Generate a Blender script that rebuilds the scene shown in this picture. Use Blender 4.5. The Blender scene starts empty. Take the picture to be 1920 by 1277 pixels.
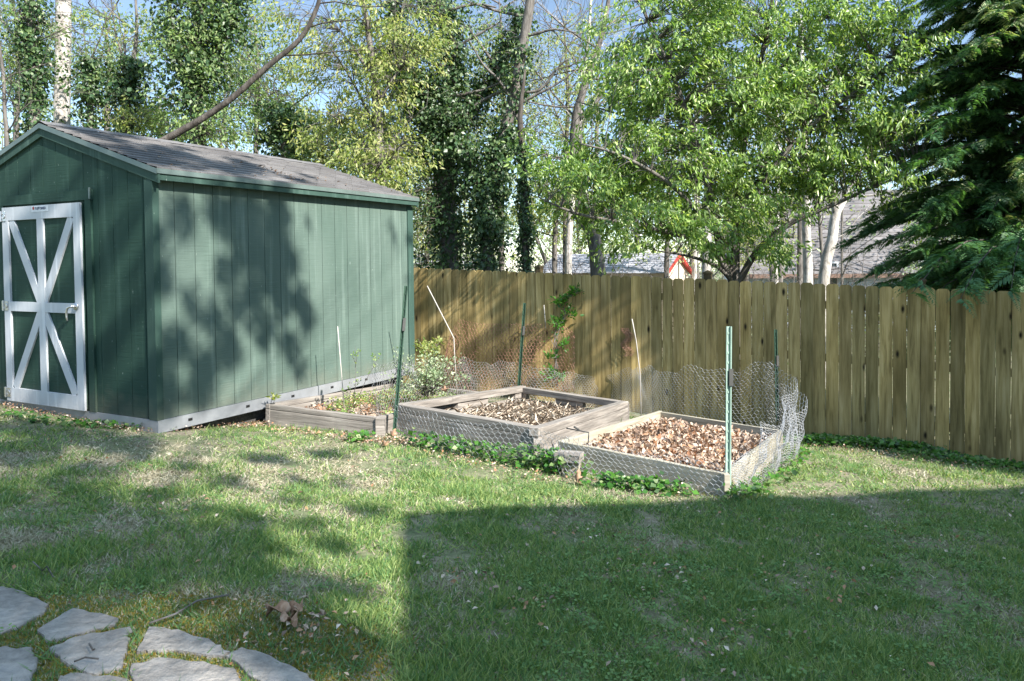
import bpy, bmesh, math, random
import numpy as np
from mathutils import Vector, Matrix
random.seed(7); rng = np.random.default_rng(11)
scn = bpy.context.scene
COL = scn.collection
R = math.radians

# ------------------------------------------------------------ camera (at the origin, X right, Y forward, Z up)
FPX, PCY, PITCH, ROLL = 1410.7, 524.6, .0272, -.0105
cp, sp_ = math.cos(PITCH), math.sin(PITCH); cr, sr = math.cos(ROLL), math.sin(ROLL)
Fv = Vector((0, cp, -sp_)); Uv = Vector((0, sp_, cp)); Rv = Vector((1, 0, 0))
R2 = cr*Rv + sr*Uv; U2 = -sr*Rv + cr*Uv
cam = bpy.data.cameras.new('camera'); camo = bpy.data.objects.new('camera', cam); COL.objects.link(camo)
M = Matrix((R2, U2, -Fv)).transposed().to_4x4(); camo.matrix_world = M
cam.sensor_width = 36; cam.lens = FPX/1920*36; cam.shift_y = -(638.5-PCY)/1920
cam.clip_start = .05; cam.clip_end = 2000
scn.camera = camo

# ------------------------------------------------------------ sky, sun, exposure
SUN_EL = R(38); SH = Vector((.722, -.692, 0)).normalized()
SV = Vector((SH.x*math.cos(SUN_EL), SH.y*math.cos(SUN_EL), math.sin(SUN_EL)))
w = bpy.data.worlds.new('World'); scn.world = w; w.use_nodes = True
nt = w.node_tree; bg = nt.nodes['Background']; sky = nt.nodes.new('ShaderNodeTexSky')
sky.sky_type = 'NISHITA'; sky.sun_disc = False; sky.sun_elevation = SUN_EL
sky.sun_rotation = math.atan2(SH.x, SH.y); sky.air_density = .8; sky.dust_density = 0; sky.ozone_density = 1.5
tcw = nt.nodes.new('ShaderNodeTexCoord'); sxw = nt.nodes.new('ShaderNodeSeparateXYZ'); nt.links.new(tcw.outputs['Generated'], sxw.inputs[0])
rw = nt.nodes.new('ShaderNodeValToRGB'); nt.links.new(sxw.outputs[2], rw.inputs[0]); ew_ = rw.color_ramp.elements; ew_.new(.5)   # low sky dimmed; overhead part brightened and warmed to lift lawn shade
for el_, (ps, cc) in zip(ew_, ((.0, (.20, .21, .225, 1)), (.42, (.21, .19, .16, 1)), (.75, (1.05, .88, .62, 1)))): el_.position = ps; el_.color = cc
mw = nt.nodes.new('ShaderNodeVectorMath'); mw.operation = 'MULTIPLY'; nt.links.new(sky.outputs[0], mw.inputs[0]); nt.links.new(rw.outputs[0], mw.inputs[1])
mw2 = nt.nodes.new('ShaderNodeVectorMath'); mw2.operation = 'SCALE'; mw2.inputs['Scale'].default_value = 3.0; nt.links.new(mw.outputs[0], mw2.inputs[0]); nt.links.new(mw2.outputs[0], bg.inputs[0]); bg.inputs[1].default_value = .15
sun = bpy.data.lights.new('sun', 'SUN'); sun.energy = 4.9; sun.angle = R(.55); sun.color = (1, .955, .88)
suno = bpy.data.objects.new('sun', sun); COL.objects.link(suno)
suno.rotation_euler = SV.to_track_quat('Z', 'Y').to_euler()
scn.view_settings.view_transform = 'Standard'; scn.view_settings.look = 'None'
scn.view_settings.exposure = 1.5; scn.view_settings.gamma = 1
scn.view_settings.use_curve_mapping = False
try:
    scn.cycles.max_bounces = 6; scn.cycles.transparent_max_bounces = 8
except Exception: pass

# ------------------------------------------------------------ geometry of the place
def ray(px, py):
    a = px-960; b = py-PCY
    x = (cr*a+sr*b)/FPX; y = (-sr*a+cr*b)/FPX
    return Vector((x, cp-sp_*y, -sp_-cp*y))
def at(px, py, Y):
    r = ray(px, py); return r*(Y/r.y)
G0, GX, GY = -1.2414, -.07884, -.07047
def gz(x, y):            # lawn height; flattens far away
    y2 = y if y < 12 else 12+(y-12)*.2
    x2 = max(-12, min(9, x))
    return G0+GX*x2+GY*y2
def gp(px, py, dz=0):
    r = ray(px, py); t = (G0+dz)/(r.z-GX*r.x-GY*r.y); return r*t
SC = Vector((-2.9942, 6.305, -1.3258)); YAW = .4901
SD = Vector((math.sin(YAW), math.cos(YAW), 0)); FD = Vector((-math.cos(YAW), math.sin(YAW), 0))
F0 = Vector((3.424, 9.094, 0)); FE = Vector((.8823, -.4707, 0)); FN = Vector((-.4707, -.8823, 0))
def onplane(px, py, n, P0):
    r = ray(px, py); return r*((P0.dot(n))/(r.dot(n)))
def on_side(px, py): return onplane(px, py, FD, SC)
def on_front(px, py): return onplane(px, py, SD, SC)
def on_fence(px, py, off=0): return onplane(px, py, FN, F0+FN*off)
def frange(a, b, s):
    o = []
    while a < b-1e-6: o.append(a); a += s
    return o

# ------------------------------------------------------------ mesh builder
class MB:
    def __init__(s): s.v = []; s.f = []; s.m = []
    def add(s, vs, fs, mi=0):
        n = len(s.v); s.v.extend([tuple(q) for q in vs]); s.f.extend([tuple(i+n for i in f) for f in fs]); s.m.extend([mi]*len(fs))
    def box(s, lo, hi, mi=0, T=None):
        x0, y0, z0 = lo; x1, y1, z1 = hi
        vs = [Vector(q) for q in ((x0,y0,z0),(x1,y0,z0),(x1,y1,z0),(x0,y1,z0),(x0,y0,z1),(x1,y0,z1),(x1,y1,z1),(x0,y1,z1))]
        if T is not None: vs = [T(q) if callable(T) else T@q for q in vs]
        s.add(vs, ((0,3,2,1),(4,5,6,7),(0,1,5,4),(1,2,6,5),(2,3,7,6),(3,0,4,7)), mi)
    def tube(s, pts, rad, n=6, mi=0, cap=True):
        pts = [Vector(p) for p in pts]
        if not hasattr(rad, '__len__'): rad = [rad]*len(pts)
        rings = []; ref = None
        for i, p in enumerate(pts):
            d = (pts[min(i+1, len(pts)-1)]-pts[max(i-1, 0)])
            d = d.normalized() if d.length > 1e-9 else Vector((0, 0, 1))
            if ref is None: ref = d.orthogonal().normalized()
            ref = (ref-d*ref.dot(d)); ref = ref.normalized() if ref.length > 1e-6 else d.orthogonal().normalized()
            b = d.cross(ref)
            rings.append([p+(ref*math.cos(2*math.pi*k/n)+b*math.sin(2*math.pi*k/n))*rad[i] for k in range(n)])
        vs = [q for r_ in rings for q in r_]; fs = []
        for i in range(len(pts)-1):
            for k in range(n):
                k2 = (k+1) % n; fs.append((i*n+k, i*n+k2, (i+1)*n+k2, (i+1)*n+k))
        if cap: fs.append(tuple(range(n))[::-1]); fs.append(tuple((len(pts)-1)*n+k for k in range(n)))
        s.add(vs, fs, mi)
    def poly(s, pts, th, mi=0):       # closed outline with thickness downwards
        n = len(pts); vs = [Vector(p) for p in pts]+[Vector(p)-Vector((0, 0, th)) for p in pts]
        fs = [tuple(range(n)), tuple(range(n, 2*n))[::-1]]+[(i+n, (i+1) % n+n, (i+1) % n, i) for i in range(n)]
        s.add(vs, fs, mi)
    def build(s, name, mats, parent=None, smooth=False, bevel=0, loc=None):
        me = bpy.data.meshes.new(name); me.from_pydata(s.v, [], s.f)
        if not isinstance(mats, (list, tuple)): mats = [mats]
        for q in mats: me.materials.append(q)
        me.polygons.foreach_set('material_index', s.m)
        if smooth: me.polygons.foreach_set('use_smooth', [True]*len(s.f))
        me.update()
        o = bpy.data.objects.new(name, me); COL.objects.link(o)
        if parent: link(o, parent)
        if bevel:
            b = o.modifiers.new('bevel', 'BEVEL'); b.width = bevel; b.segments = 2; b.limit_method = 'ANGLE'
        return o
def link(o, parent):
    o.parent = parent; o.matrix_parent_inverse = parent.matrix_world.inverted()
def tag(o, label=None, cat=None, group=None, kind=None):
    if label: o['label'] = label
    if cat: o['category'] = cat
    if group: o['group'] = group
    if kind: o['kind'] = kind
    return o
def empty(name, loc, label, cat, group=None):
    o = bpy.data.objects.new(name, None); COL.objects.link(o); o.location = loc
    o.matrix_world = Matrix.Translation(Vector(loc)); o.empty_display_size = .1
    return tag(o, label, cat, group)
def big_mesh(name, V, nper, mats, mi=None, parent=None, sizes=None):
    # V: (N, nper, 3) array of polygons that share nothing;  diamonds are folded quads made of two triangles
    N = V.shape[0]; me = bpy.data.meshes.new(name)
    if nper == 4:   # two triangles each (0,1,2),(0,2,3) share the midrib 0-2
        me.vertices.add(N*4); me.vertices.foreach_set('co', V.astype(np.float32).ravel())
        b = (np.arange(N)*4)[:, None]
        idx = np.concatenate([b, b+1, b+2, b, b+2, b+3], 1).astype(np.int32).ravel(); nf = 2*N
    else:
        me.vertices.add(N*3); me.vertices.foreach_set('co', V.astype(np.float32).ravel())
        idx = np.arange(N*3, dtype=np.int32); nf = N
    me.loops.add(nf*3); me.loops.foreach_set('vertex_index', idx)
    me.polygons.add(nf); me.polygons.foreach_set('loop_start', np.arange(nf, dtype=np.int32)*3)
    me.polygons.foreach_set('loop_total', np.full(nf, 3, np.int32))
    if not isinstance(mats, (list, tuple)): mats = [mats]
    for q in mats: me.materials.append(q)
    if mi is not None: me.polygons.foreach_set('material_index', np.repeat(mi, nf//N).astype(np.int32))
    me.update(calc_edges=True); me.validate()
    o = bpy.data.objects.new(name, me); COL.objects.link(o)
    if parent: link(o, parent)
    return o
def unit(a): return a/np.maximum(np.linalg.norm(a, axis=-1, keepdims=True), 1e-9)
def leaf_array(P, D, size, width=.45, fold=.25, N=None):
    """P (n,3) base, D (n,3) direction along the leaf, size (n,) length -> (n,4,3)"""
    n = len(P); D = unit(D)
    if N is None: N = rng.normal(size=(n, 3))
    S = unit(np.cross(D, N)); U = np.cross(S, D); L = np.asarray(size).reshape(-1, 1)*np.ones((n, 1))
    mid = P+D*L*.45
    return np.stack([P, mid+S*L*width*.5+U*L*fold*.3, P+D*L-U*L*.06, mid-S*L*width*.5+U*L*fold*.3], 1)

# ------------------------------------------------------------ materials
def mat(name, rough=.8, spec=.3):
    m = bpy.data.materials.new(name); m.use_nodes = True; t = m.node_tree; b = t.nodes['Principled BSDF']
    b.inputs['Roughness'].default_value = rough; b.inputs['Specular IOR Level'].default_value = spec
    return m, t, b
def nd(t, k, **kw):
    n = t.nodes.new(k)
    for a, v in kw.items(): setattr(n, a, v)
    return n
def ramp(t, src, stops, interp='LINEAR'):
    r = nd(t, 'ShaderNodeValToRGB'); e = r.color_ramp.elements; r.color_ramp.interpolation = interp
    while len(e) < len(stops): e.new(.5)
    for i, (p, c) in enumerate(stops):
        e[i].position = p; e[i].color = (*c, 1) if len(c) == 3 else c
    t.links.new(src, r.inputs[0]); return r.outputs[0]
def noise(t, scale, detail=4, rough=.55, vec=None, mapscale=None, dist=0, coord='Object', off=None):
    n = nd(t, 'ShaderNodeTexNoise'); n.inputs['Scale'].default_value = scale; n.inputs['Detail'].default_value = detail
    n.inputs['Roughness'].default_value = rough; n.inputs['Distortion'].default_value = dist
    if vec is None:
        tc = nd(t, 'ShaderNodeTexCoord'); vec = tc.outputs[coord]
    if mapscale:
        mp = nd(t, 'ShaderNodeMapping'); mp.inputs['Scale'].default_value = mapscale; t.links.new(vec, mp.inputs[0]); vec = mp.outputs[0]
    t.links.new(vec, n.inputs['Vector']); return n.outputs['Fac']
def mixc(t, fac, a, b, mode='MIX'):
    m = nd(t, 'ShaderNodeMix', data_type='RGBA', blend_type=mode)
    for sock, v in ((m.inputs[0], fac), (m.inputs[6], a), (m.inputs[7], b)):
        if hasattr(v, 'is_linked') or hasattr(v, 'links'): t.links.new(v, sock)
        else: sock.default_value = v if not isinstance(v, tuple) else ((*v, 1) if len(v) == 3 else v)
    return m.outputs[2]
def bump(t, b, h, strength=.3, dist=.01, normal=None):
    bp = nd(t, 'ShaderNodeBump'); bp.inputs['Strength'].default_value = strength; bp.inputs['Distance'].default_value = dist
    t.links.new(h, bp.inputs['Height']); t.links.new(bp.outputs[0], b.inputs['Normal']); return bp
def isl(t):
    g = nd(t, 'ShaderNodeNewGeometry'); return g.outputs['Random Per Island']
def leaf_mat(name, stops, trans=.35, rough=.45, spec=.4, tcol=None):
    m = bpy.data.materials.new(name); m.use_nodes = True; t = m.node_tree; b = t.nodes['Principled BSDF']
    c = ramp(t, isl(t), stops); t.links.new(c, b.inputs['Base Color'])
    b.inputs['Roughness'].default_value = rough; b.inputs['Specular IOR Level'].default_value = spec
    tr = nd(t, 'ShaderNodeBsdfTranslucent'); tc = mixc(t, 1.0, c, tcol or (1.5, 1.6, .6), 'MULTIPLY'); t.links.new(tc, tr.inputs[0])
    mx = nd(t, 'ShaderNodeMixShader'); mx.inputs[0].default_value = trans
    t.links.new(b.outputs[0], mx.inputs[1]); t.links.new(tr.outputs[0], mx.inputs[2])
    t.links.new(mx.outputs[0], t.nodes['Material Output'].inputs[0]); return m
def wood(name, dark, mid, light, rough=.85, grain=(1.6, 30, 30), stain=None, islands=False, axis=None, knots=0):
    m, t, b = mat(name, rough, .15)
    tc = nd(t, 'ShaderNodeTexCoord'); v = tc.outputs['Object']
    if islands:
        cx = nd(t, 'ShaderNodeVectorMath', operation='ADD'); sc = nd(t, 'ShaderNodeVectorMath', operation='SCALE'); cmb = nd(t, 'ShaderNodeCombineXYZ')
        r_ = isl(t)
        for i in range(3): t.links.new(r_, cmb.inputs[i])
        t.links.new(cmb.outputs[0], sc.inputs[0]); sc.inputs['Scale'].default_value = 37.
        t.links.new(v, cx.inputs[0]); t.links.new(sc.outputs[0], cx.inputs[1]); v = cx.outputs[0]
    g = noise(t, 1, 6, .65, v, grain, .4)
    c = ramp(t, g, [(.28, dark), (.5, mid), (.72, light)])
    big = noise(t, 1, 3, .5, v, tuple(k*.14+.5 for k in grain))
    c = mixc(t, ramp(t, big, [(.35, (0, 0, 0)), (.7, (1, 1, 1))]), c, mixc(t, .8 if islands else .55, c, stain or dark))
    if islands: c = mixc(t, 1., c, ramp(t, isl(t), [(0, (.72, .74, .70)), (.5, (1, .98, .94)), (1, (1.2, 1.14, 1.0))]), 'MULTIPLY')
    if knots:
        vo = nd(t, 'ShaderNodeTexVoronoi'); mp = nd(t, 'ShaderNodeMapping'); mp.inputs['Scale'].default_value = (5.5, 5.5, 2.2); t.links.new(v, mp.inputs[0]); t.links.new(mp.outputs[0], vo.inputs['Vector'])
        vo.inputs['Scale'].default_value = 1
        c = mixc(t, ramp(t, vo.outputs['Distance'], [(.05, (1, 1, 1)), (.14, (0, 0, 0))]), c, (.022, .016, .009))
    t.links.new(c, b.inputs['Base Color']); bump(t, b, g, .5, .004); return m

# painted siding
def paint(name, col, light, ripple=(3, 3, 70)):
    m, t, b = mat(name, .7, .14)
    n1 = noise(t, 1, 3, .6, None, ripple); n2 = noise(t, 2.2, 4, .6, None, (1, 1, .35)); n3 = noise(t, 90, 2, .5, None, (1, 1, .25))
    c = mixc(t, ramp(t, n2, [(.3, (0, 0, 0)), (.75, (.8, .8, .8))]), col, light)
    c = mixc(t, ramp(t, n3, [(.73, (0, 0, 0)), (.80, (.55, .55, .55))]), c, (.45, .52, .47))
    geo = nd(t, 'ShaderNodeNewGeometry'); sx = nd(t, 'ShaderNodeSeparateXYZ'); t.links.new(geo.outputs['Position'], sx.inputs[0])
    n4 = noise(t, 9, 4, .6); ad = nd(t, 'ShaderNodeMath', operation='MULTIPLY_ADD'); t.links.new(n4, ad.inputs[0]); ad.inputs[1].default_value = -.35; t.links.new(sx.outputs[2], ad.inputs[2])
    mr = nd(t, 'ShaderNodeMapRange'); mr.inputs[1].default_value = -1.50; mr.inputs[2].default_value = -1.28; mr.inputs[3].default_value = .22; mr.inputs[4].default_value = 0; t.links.new(ad.outputs[0], mr.inputs[0])
    c = mixc(t, mr.outputs[0], c, (.20, .16, .12))      # mud splash along the foot of the panels
    n5 = noise(t, 1, 4, .6, None, (14, 14, .7)); c = mixc(t, ramp(t, n5, [(.55, (0, 0, 0)), (.75, (.45, .45, .45))]), c, tuple(k*1.5+.03 for k in light))
    t.links.new(c, b.inputs['Base Color']); bump(t, b, n1, .55, .006); return m
M = {}
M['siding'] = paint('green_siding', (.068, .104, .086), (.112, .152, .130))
M['siding_front_shade'] = paint('green_siding_front_shade', (.017, .042, .032), (.027, .062, .046))  # same green paint, darkened because the gable front stands in shade
M['trim'] = paint('green_trim', (.030, .060, .048), (.048, .088, .072), (30, 30, 3))
M['white'] = paint('white_trim', (.40, .42, .45), (.50, .52, .55), (25, 25, 6))
def plain(name, col, rough=.6, metal=0, var=.3, sc=8, spec=.3):
    m, t, b = mat(name, rough, spec); n1 = noise(t, sc, 5, .6)
    c = mixc(t, ramp(t, n1, [(.3, (0, 0, 0)), (.7, (1, 1, 1))]), tuple(k*(1-var) for k in col), col)
    t.links.new(c, b.inputs['Base Color']); b.inputs['Metallic'].default_value = metal; bump(t, b, n1, .15, .004); return m
M['skirt'] = plain('aluminium_skirt', (.33, .34, .36), .45, .35, .3, 5)
M['drip'] = plain('drip_edge_paint', (.15, .195, .18), .4, .2, .3, 5)
M['dark'] = plain('dark_void', (.012, .012, .012), .9)
M['chrome'] = plain('brushed_steel', (.55, .56, .58), .3, .9, .2)
M['red_ink'] = plain('red_ink', (.35, .03, .03)); M['navy_ink'] = plain('navy_ink', (.02, .03, .09))
M['plate'] = plain('white_plate', (.62, .64, .68), .4)
M['galv'] = plain('galvanised_wire', (.46, .46, .47), .5, .3, .3, 20)
M['rustwire'] = plain('rusty_wire', (.40, .20, .15), .9, 0, .4, 20)
M['postgreen'] = plain('dark_green_post', (.03, .07, .045), .5, 0, .3)
M['postpale'] = plain('pale_green_post', (.32, .44, .37), .5, 0, .3)
M['rod'] = plain('pale_rod', (.48, .44, .40), .6, 0, .3)
M['darkrod'] = plain('dark_rod', (.07, .07, .065), .6, 0, .3)
M['graywood'] = wood('weathered_board', (.085, .075, .065), (.25, .22, .195), (.42, .38, .34), grain=(2, 40, 40), stain=(.10, .095, .085))
M['palewood'] = wood('newer_board', (.18, .15, .11), (.35, .315, .25), (.50, .46, .38), grain=(1.6, 26, 26), stain=(.22, .20, .15))
M['darkboard'] = wood('dark_board', (.03, .03, .028), (.10, .095, .09), (.20, .19, .18), grain=(2, 40, 40))
M['fence'] = wood('fence_picket', (.13, .095, .04), (.44, .33, .145), (.64, .50, .27), grain=(22, 22, 1.5), stain=(.11, .085, .036), islands=True, knots=1)
M['fencepost'] = wood('fence_post_wood', (.05, .038, .02), (.12, .09, .05), (.18, .14, .08), grain=(20, 20, 1.5))
def shingle(name, a, b_, rowdir):
    m, t, b = mat(name, .95, .1)
    n1 = noise(t, 1.3, 4, .6); n2 = noise(t, 140, 2, .6)
    c = ramp(t, n1, [(.3, a), (.7, b_)]); c = mixc(t, .6, c, ramp(t, isl(t), [(0, (.7, .7, .7)), (1, (1.2, 1.2, 1.2))]), 'MULTIPLY')
    c = mixc(t, .8, c, ramp(t, n2, [(.3, (.6, .6, .6)), (.7, (1.3, 1.3, 1.3))]), 'MULTIPLY')
    t.links.new(c, b.inputs['Base Color']); bump(t, b, n2, .4, .004); return m
M['shingle'] = shingle('brown_shingle', (.10, .095, .095), (.17, .162, .158), 0)
M['grayshingle'] = shingle('gray_shingle', (.30, .30, .33), (.46, .46, .50), 0)
M['houseshingle'] = shingle('taupe_shingle', (.13, .12, .12), (.20, .185, .185), 0)
M['cream'] = plain('cream_siding', (.70, .58, .46), .6, 0, .15); M['redtrim'] = plain('red_trim', (.42, .05, .04), .5, 0, .25)
M['bluewall'] = plain('pale_blue_siding', (.50, .55, .66), .6, 0, .12, 3); M['browntrim'] = plain('brown_gutter', (.22, .14, .11), .6)
M['glass'] = plain('dark_window_glass', (.03, .045, .06), .1, 0, .1, 2, .8)
M['housewall'] = plain('house_wall_paint', (.82, .80, .78), .8)
def bark(name, a, b_, c_, sc=(9, 9, 2)):
    m, t, b = mat(name, .9, .15); n1 = noise(t, 1.5, 6, .7, None, sc, .5)
    t.links.new(ramp(t, n1, [(.32, a), (.5, b_), (.68, c_)]), b.inputs['Base Color']); bump(t, b, n1, .8, .03); return m
M['bark'] = bark('gray_brown_bark', (.06, .053, .047), (.13, .117, .105), (.22, .20, .185))
M['barkpale'] = bark('pale_mottled_bark', (.16, .14, .12), (.38, .35, .32), (.60, .58, .55), (6, 6, 2.5))
M['barkdark'] = bark('dark_bark', (.03, .026, .022), (.07, .06, .052), (.13, .115, .10))
M['stone'] = None
m, t, b = mat('flagstone', .85, .2); n1 = noise(t, 2.2, 5, .6); n2 = noise(t, 28, 4, .6); n3 = noise(t, 5, 4, .6)
c = ramp(t, n1, [(.3, (.14, .128, .118)), (.5, (.26, .235, .21)), (.7, (.36, .32, .28))]); c = mixc(t, .5, c, ramp(t, n2, [(.3, (.4, .4, .4)), (.65, (1.25, 1.25, 1.25))]), 'MULTIPLY')
c = mixc(t, ramp(t, n3, [(.55, (0, 0, 0)), (.7, (.5, .5, .5))]), c, (.13, .14, .16)); t.links.new(c, b.inputs['Base Color']); bump(t, b, n2, .8, .025)
M['stone'] = m
# ground
m, t, b = mat('lawn_soil', .95, .1); n1 = noise(t, .9, 5, .6); n2 = noise(t, 30, 5, .7); n3 = noise(t, 4, 5, .6)
c = ramp(t, n3, [(.3, (.10, .13, .06)), (.48, (.18, .185, .105)), (.62, (.25, .215, .155)), (.75, (.18, .145, .11))])
c = mixc(t, .8, c, ramp(t, n2, [(.3, (.45, .45, .45)), (.7, (1.4, 1.4, 1.4))]), 'MULTIPLY'); t.links.new(c, b.inputs['Base Color']); bump(t, b, n2, 1, .02)
M['soil'] = m
m, t, b = mat('bare_brown_soil', .95, .1); n2 = noise(t, 30, 5, .7)
t.links.new(ramp(t, n2, [(.3, (.16, .125, .10)), (.6, (.30, .25, .20)), (.8, (.42, .36, .30))]), b.inputs['Base Color']); bump(t, b, n2, 1, .02); M['dirt'] = m
g_ = lambda n, st, tr=.3, ro=.6: leaf_mat(n, st, tr, ro, .25)
M['grassgreen'] = g_('grass_green', [(0, (.10, .17, .05)), (.5, (.20, .28, .085)), (1, (.36, .40, .17))])
M['grassdark'] = g_('grass_dark', [(0, (.06, .14, .05)), (1, (.14, .24, .09))])
M['straw'] = g_('dry_grass', [(0, (.21, .185, .125)), (.5, (.32, .285, .20)), (1, (.46, .42, .32))], .1)
M['moss'] = g_('moss', [(0, (.12, .12, .02)), (.5, (.20, .19, .035)), (1, (.28, .17, .03))], .1)
M['weed'] = g_('lawn_weed', [(0, (.07, .14, .045)), (1, (.17, .27, .09))])
M['cherry'] = leaf_mat('bright_green_leaf', [(0, (.07, .14, .035)), (.35, (.16, .26, .065)), (.75, (.27, .38, .11)), (1, (.44, .50, .22))], .42, .35, .5)
M['spring'] = leaf_mat('yellow_green_leaf', [(0, (.14, .20, .05)), (.5, (.26, .31, .09)), (1, (.42, .40, .18))], .42, .45, .4)
M['midleaf'] = leaf_mat('mid_green_leaf', [(0, (.08, .15, .045)), (.5, (.16, .24, .08)), (1, (.28, .33, .15))], .38, .45, .4)
M['ivy'] = leaf_mat('dark_ivy_leaf', [(0, (.018, .045, .015)), (.5, (.042, .09, .03)), (.85, (.085, .135, .05)), (1, (.15, .19, .09))], .22, .42, .45)
M['hemlock'] = leaf_mat('hemlock_needles', [(0, (.04, .105, .045)), (.6, (.075, .17, .07)), (1, (.14, .25, .10))], .35, .5, .3)
M['hemlocklit'] = leaf_mat('hemlock_sunlit_tips', [(0, (.24, .31, .15)), (1, (.46, .49, .31))], .3, .5, .3)  # pale tone of sunlit sprays, put into the leaf colour
M['dryleaf'] = leaf_mat('dry_brown_leaf', [(0, (.12, .08, .06)), (.4, (.30, .21, .155)), (.8, (.48, .37, .28)), (1, (.64, .54, .45))], .15, .6, .3, (1.3, .9, .5))
M['orangeleaf'] = leaf_mat('orange_dead_leaf', [(0, (.26, .12, .06)), (1, (.46, .27, .16))], .2, .6, .3, (1.3, .9, .5))
M['sage'] = leaf_mat('gray_green_leaf', [(0, (.13, .20, .10)), (.6, (.27, .34, .19)), (1, (.42, .46, .32))], .25, .5, .4)
M['vine'] = leaf_mat('fresh_vine_leaf', [(0, (.03, .11, .015)), (1, (.09, .23, .03))], .4, .35, .5)
M['stalk'] = leaf_mat('pale_dead_stalk', [(0, (.38, .29, .22)), (.5, (.56, .47, .37)), (1, (.70, .62, .52))], .05, .7, .2, (1, 1, 1))
M['bigleaf'] = wood('curled_dead_leaf', (.13, .07, .045), (.32, .20, .13), (.46, .33, .24), grain=(30, 30, 30))
M['violet'] = plain('violet_petal', (.18, .12, .45))
# ============================================================ THE GROUND
def build_ground():
    xs = np.concatenate([np.linspace(-400, -14, 14), np.linspace(-12, 12, 121), np.linspace(14, 400, 14)])
    ys = np.concatenate([np.linspace(-60, -4, 8), np.linspace(-3, 14, 86), np.linspace(16, 60, 10), np.linspace(90, 600, 6)])
    mb = MB(); nx = len(xs)
    vs = [(x, y, gz(x, y)+(.012*math.sin(x*3.1+y*1.7)+.01*math.sin(y*4.3-x*2.2) if abs(x) < 12 and y < 14 else 0)) for y in ys for x in xs]
    fs = [(j*nx+i, j*nx+i+1, (j+1)*nx+i+1, (j+1)*nx+i) for j in range(len(ys)-1) for i in range(nx-1)]
    mb.add(vs, fs); o = mb.build('ground', M['soil'], smooth=True); tag(o, 'lawn soil sloping gently down towards the wooden fence', 'ground', kind='structure'); return o
ground = build_ground()
def gh(x, y): return gz(x, y)+.012*math.sin(x*3.1+y*1.7)+.01*math.sin(y*4.3-x*2.2)
def pnoise(x, y, s=1., seed=0):      # cheap smooth patch noise in about -1..1
    r = np.zeros_like(x); q = np.random.default_rng(seed)
    for k in range(9):
        a = q.uniform(0, 6.28); f = s*q.uniform(.7, 3.2); p = q.uniform(0, 6.28, 2)
        r += np.sin((x*math.cos(a)+y*math.sin(a))*f+p[0]+1.3*np.sin((x*-math.sin(a)+y*math.cos(a))*f*.7+p[1]))*(.75/(f/s)**.5)
    return r/3.

# ---- flagstones of the path, outlines traced on the lawn plane
STONES = [
 ([(-120,1085),(0,1094),(40,1102),(92,1132),(85,1148),(30,1180),(0,1191),(-150,1215)], 'largest flagstone, far left corner beside the moss, rounded right tip'),
 ([(72,1186),(135,1144),(228,1168),(215,1182),(150,1196),(92,1208)], 'small wedge flagstone just right of the largest one, pale top'),
 ([(-60,1218),(0,1217),(60,1222),(66,1240),(62,1290),(-60,1300)], 'dark weathered flagstone at the bottom left edge of the photo'),
 ([(94,1222),(150,1200),(247,1188),(240,1215),(232,1262),(180,1272),(120,1250)], 'square flagstone with curled twigs on it, second from the left in front'),
 ([(254,1234),(280,1190),(345,1200),(400,1220),(427,1238),(420,1244),(300,1233)], 'flat wedge flagstone with a rust brown lower edge, right of the square one'),
 ([(248,1256),(300,1246),(400,1256),(440,1264),(470,1300),(250,1310)], 'blue gray flagstone at the bottom edge below the wedge one'),
 ([(425,1244),(455,1228),(520,1248),(580,1272),(610,1300),(500,1300)], 'rightmost narrow flagstone reaching into the grass'),
 ([(110,1276),(140,1270),(240,1280),(230,1310),(100,1310)], 'sliver of flagstone under the square one at the bottom edge'),
]
stone_polys = []
for k, (pl, lab) in enumerate(STONES):
    P = [gp(*q) for q in pl]; c = sum(P, Vector())/len(P); out = []
    for i, a in enumerate(P):
        b2 = P[(i+1) % len(P)]
        for s in range(5):
            q = a.lerp(b2, s/5); j = .008; out.append(Vector((q.x+random.uniform(-j, j), q.y+random.uniform(-j, j), gh(q.x, q.y)+.014)))
    stone_polys.append([(q.x, q.y) for q in out])
    mb = MB(); mb.poly([q-c for q in out], .06); o = mb.build('flagstone', M['stone'], bevel=.008); o.location = c
    tag(o, lab, 'stepping stone', 'flagstones of the path in the grass')
def inpoly(x, y, poly):
    r = np.zeros(x.shape, bool); n = len(poly)
    for i in range(n):
        x0, y0 = poly[i]; x1, y1 = poly[(i+1) % n]
        c = ((y0 > y) != (y1 > y)) & (x < (x1-x0)*(y-y0)/((y1-y0) if y1 != y0 else 1e-9)+x0); r ^= c
    return r
# ---- planting bed corners (top rims), traced then stood on the lawn
def quad_bed(px, heights):
    # px: four rim points; returns rim points at given height above the lawn
    return [gp(x, y, h) for (x, y), h in zip(px, heights)]
BED2 = quad_bed([(1010,803),(742,757),(975,723),(1178,752)], [.30,.30,.30,.31])
BED3 = quad_bed([(1362,888),(1046,826),(1235,770),(1468,806)], [.20,.20,.20,.22])
BED1 = [gp(708,783,.19), gp(498,757,.19), gp(748,716,.26), None]
BED1[3] = BED1[0]+(BED1[2]-BED1[1])*.97
beds_xy = [[(q.x, q.y) for q in B] for B in (BED1, BED2, BED3)]
shed_xy = [(q.x, q.y) for q in (SC, SC+SD*3.7, SC+SD*3.7+FD*3.05, SC+FD*3.05)]

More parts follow.
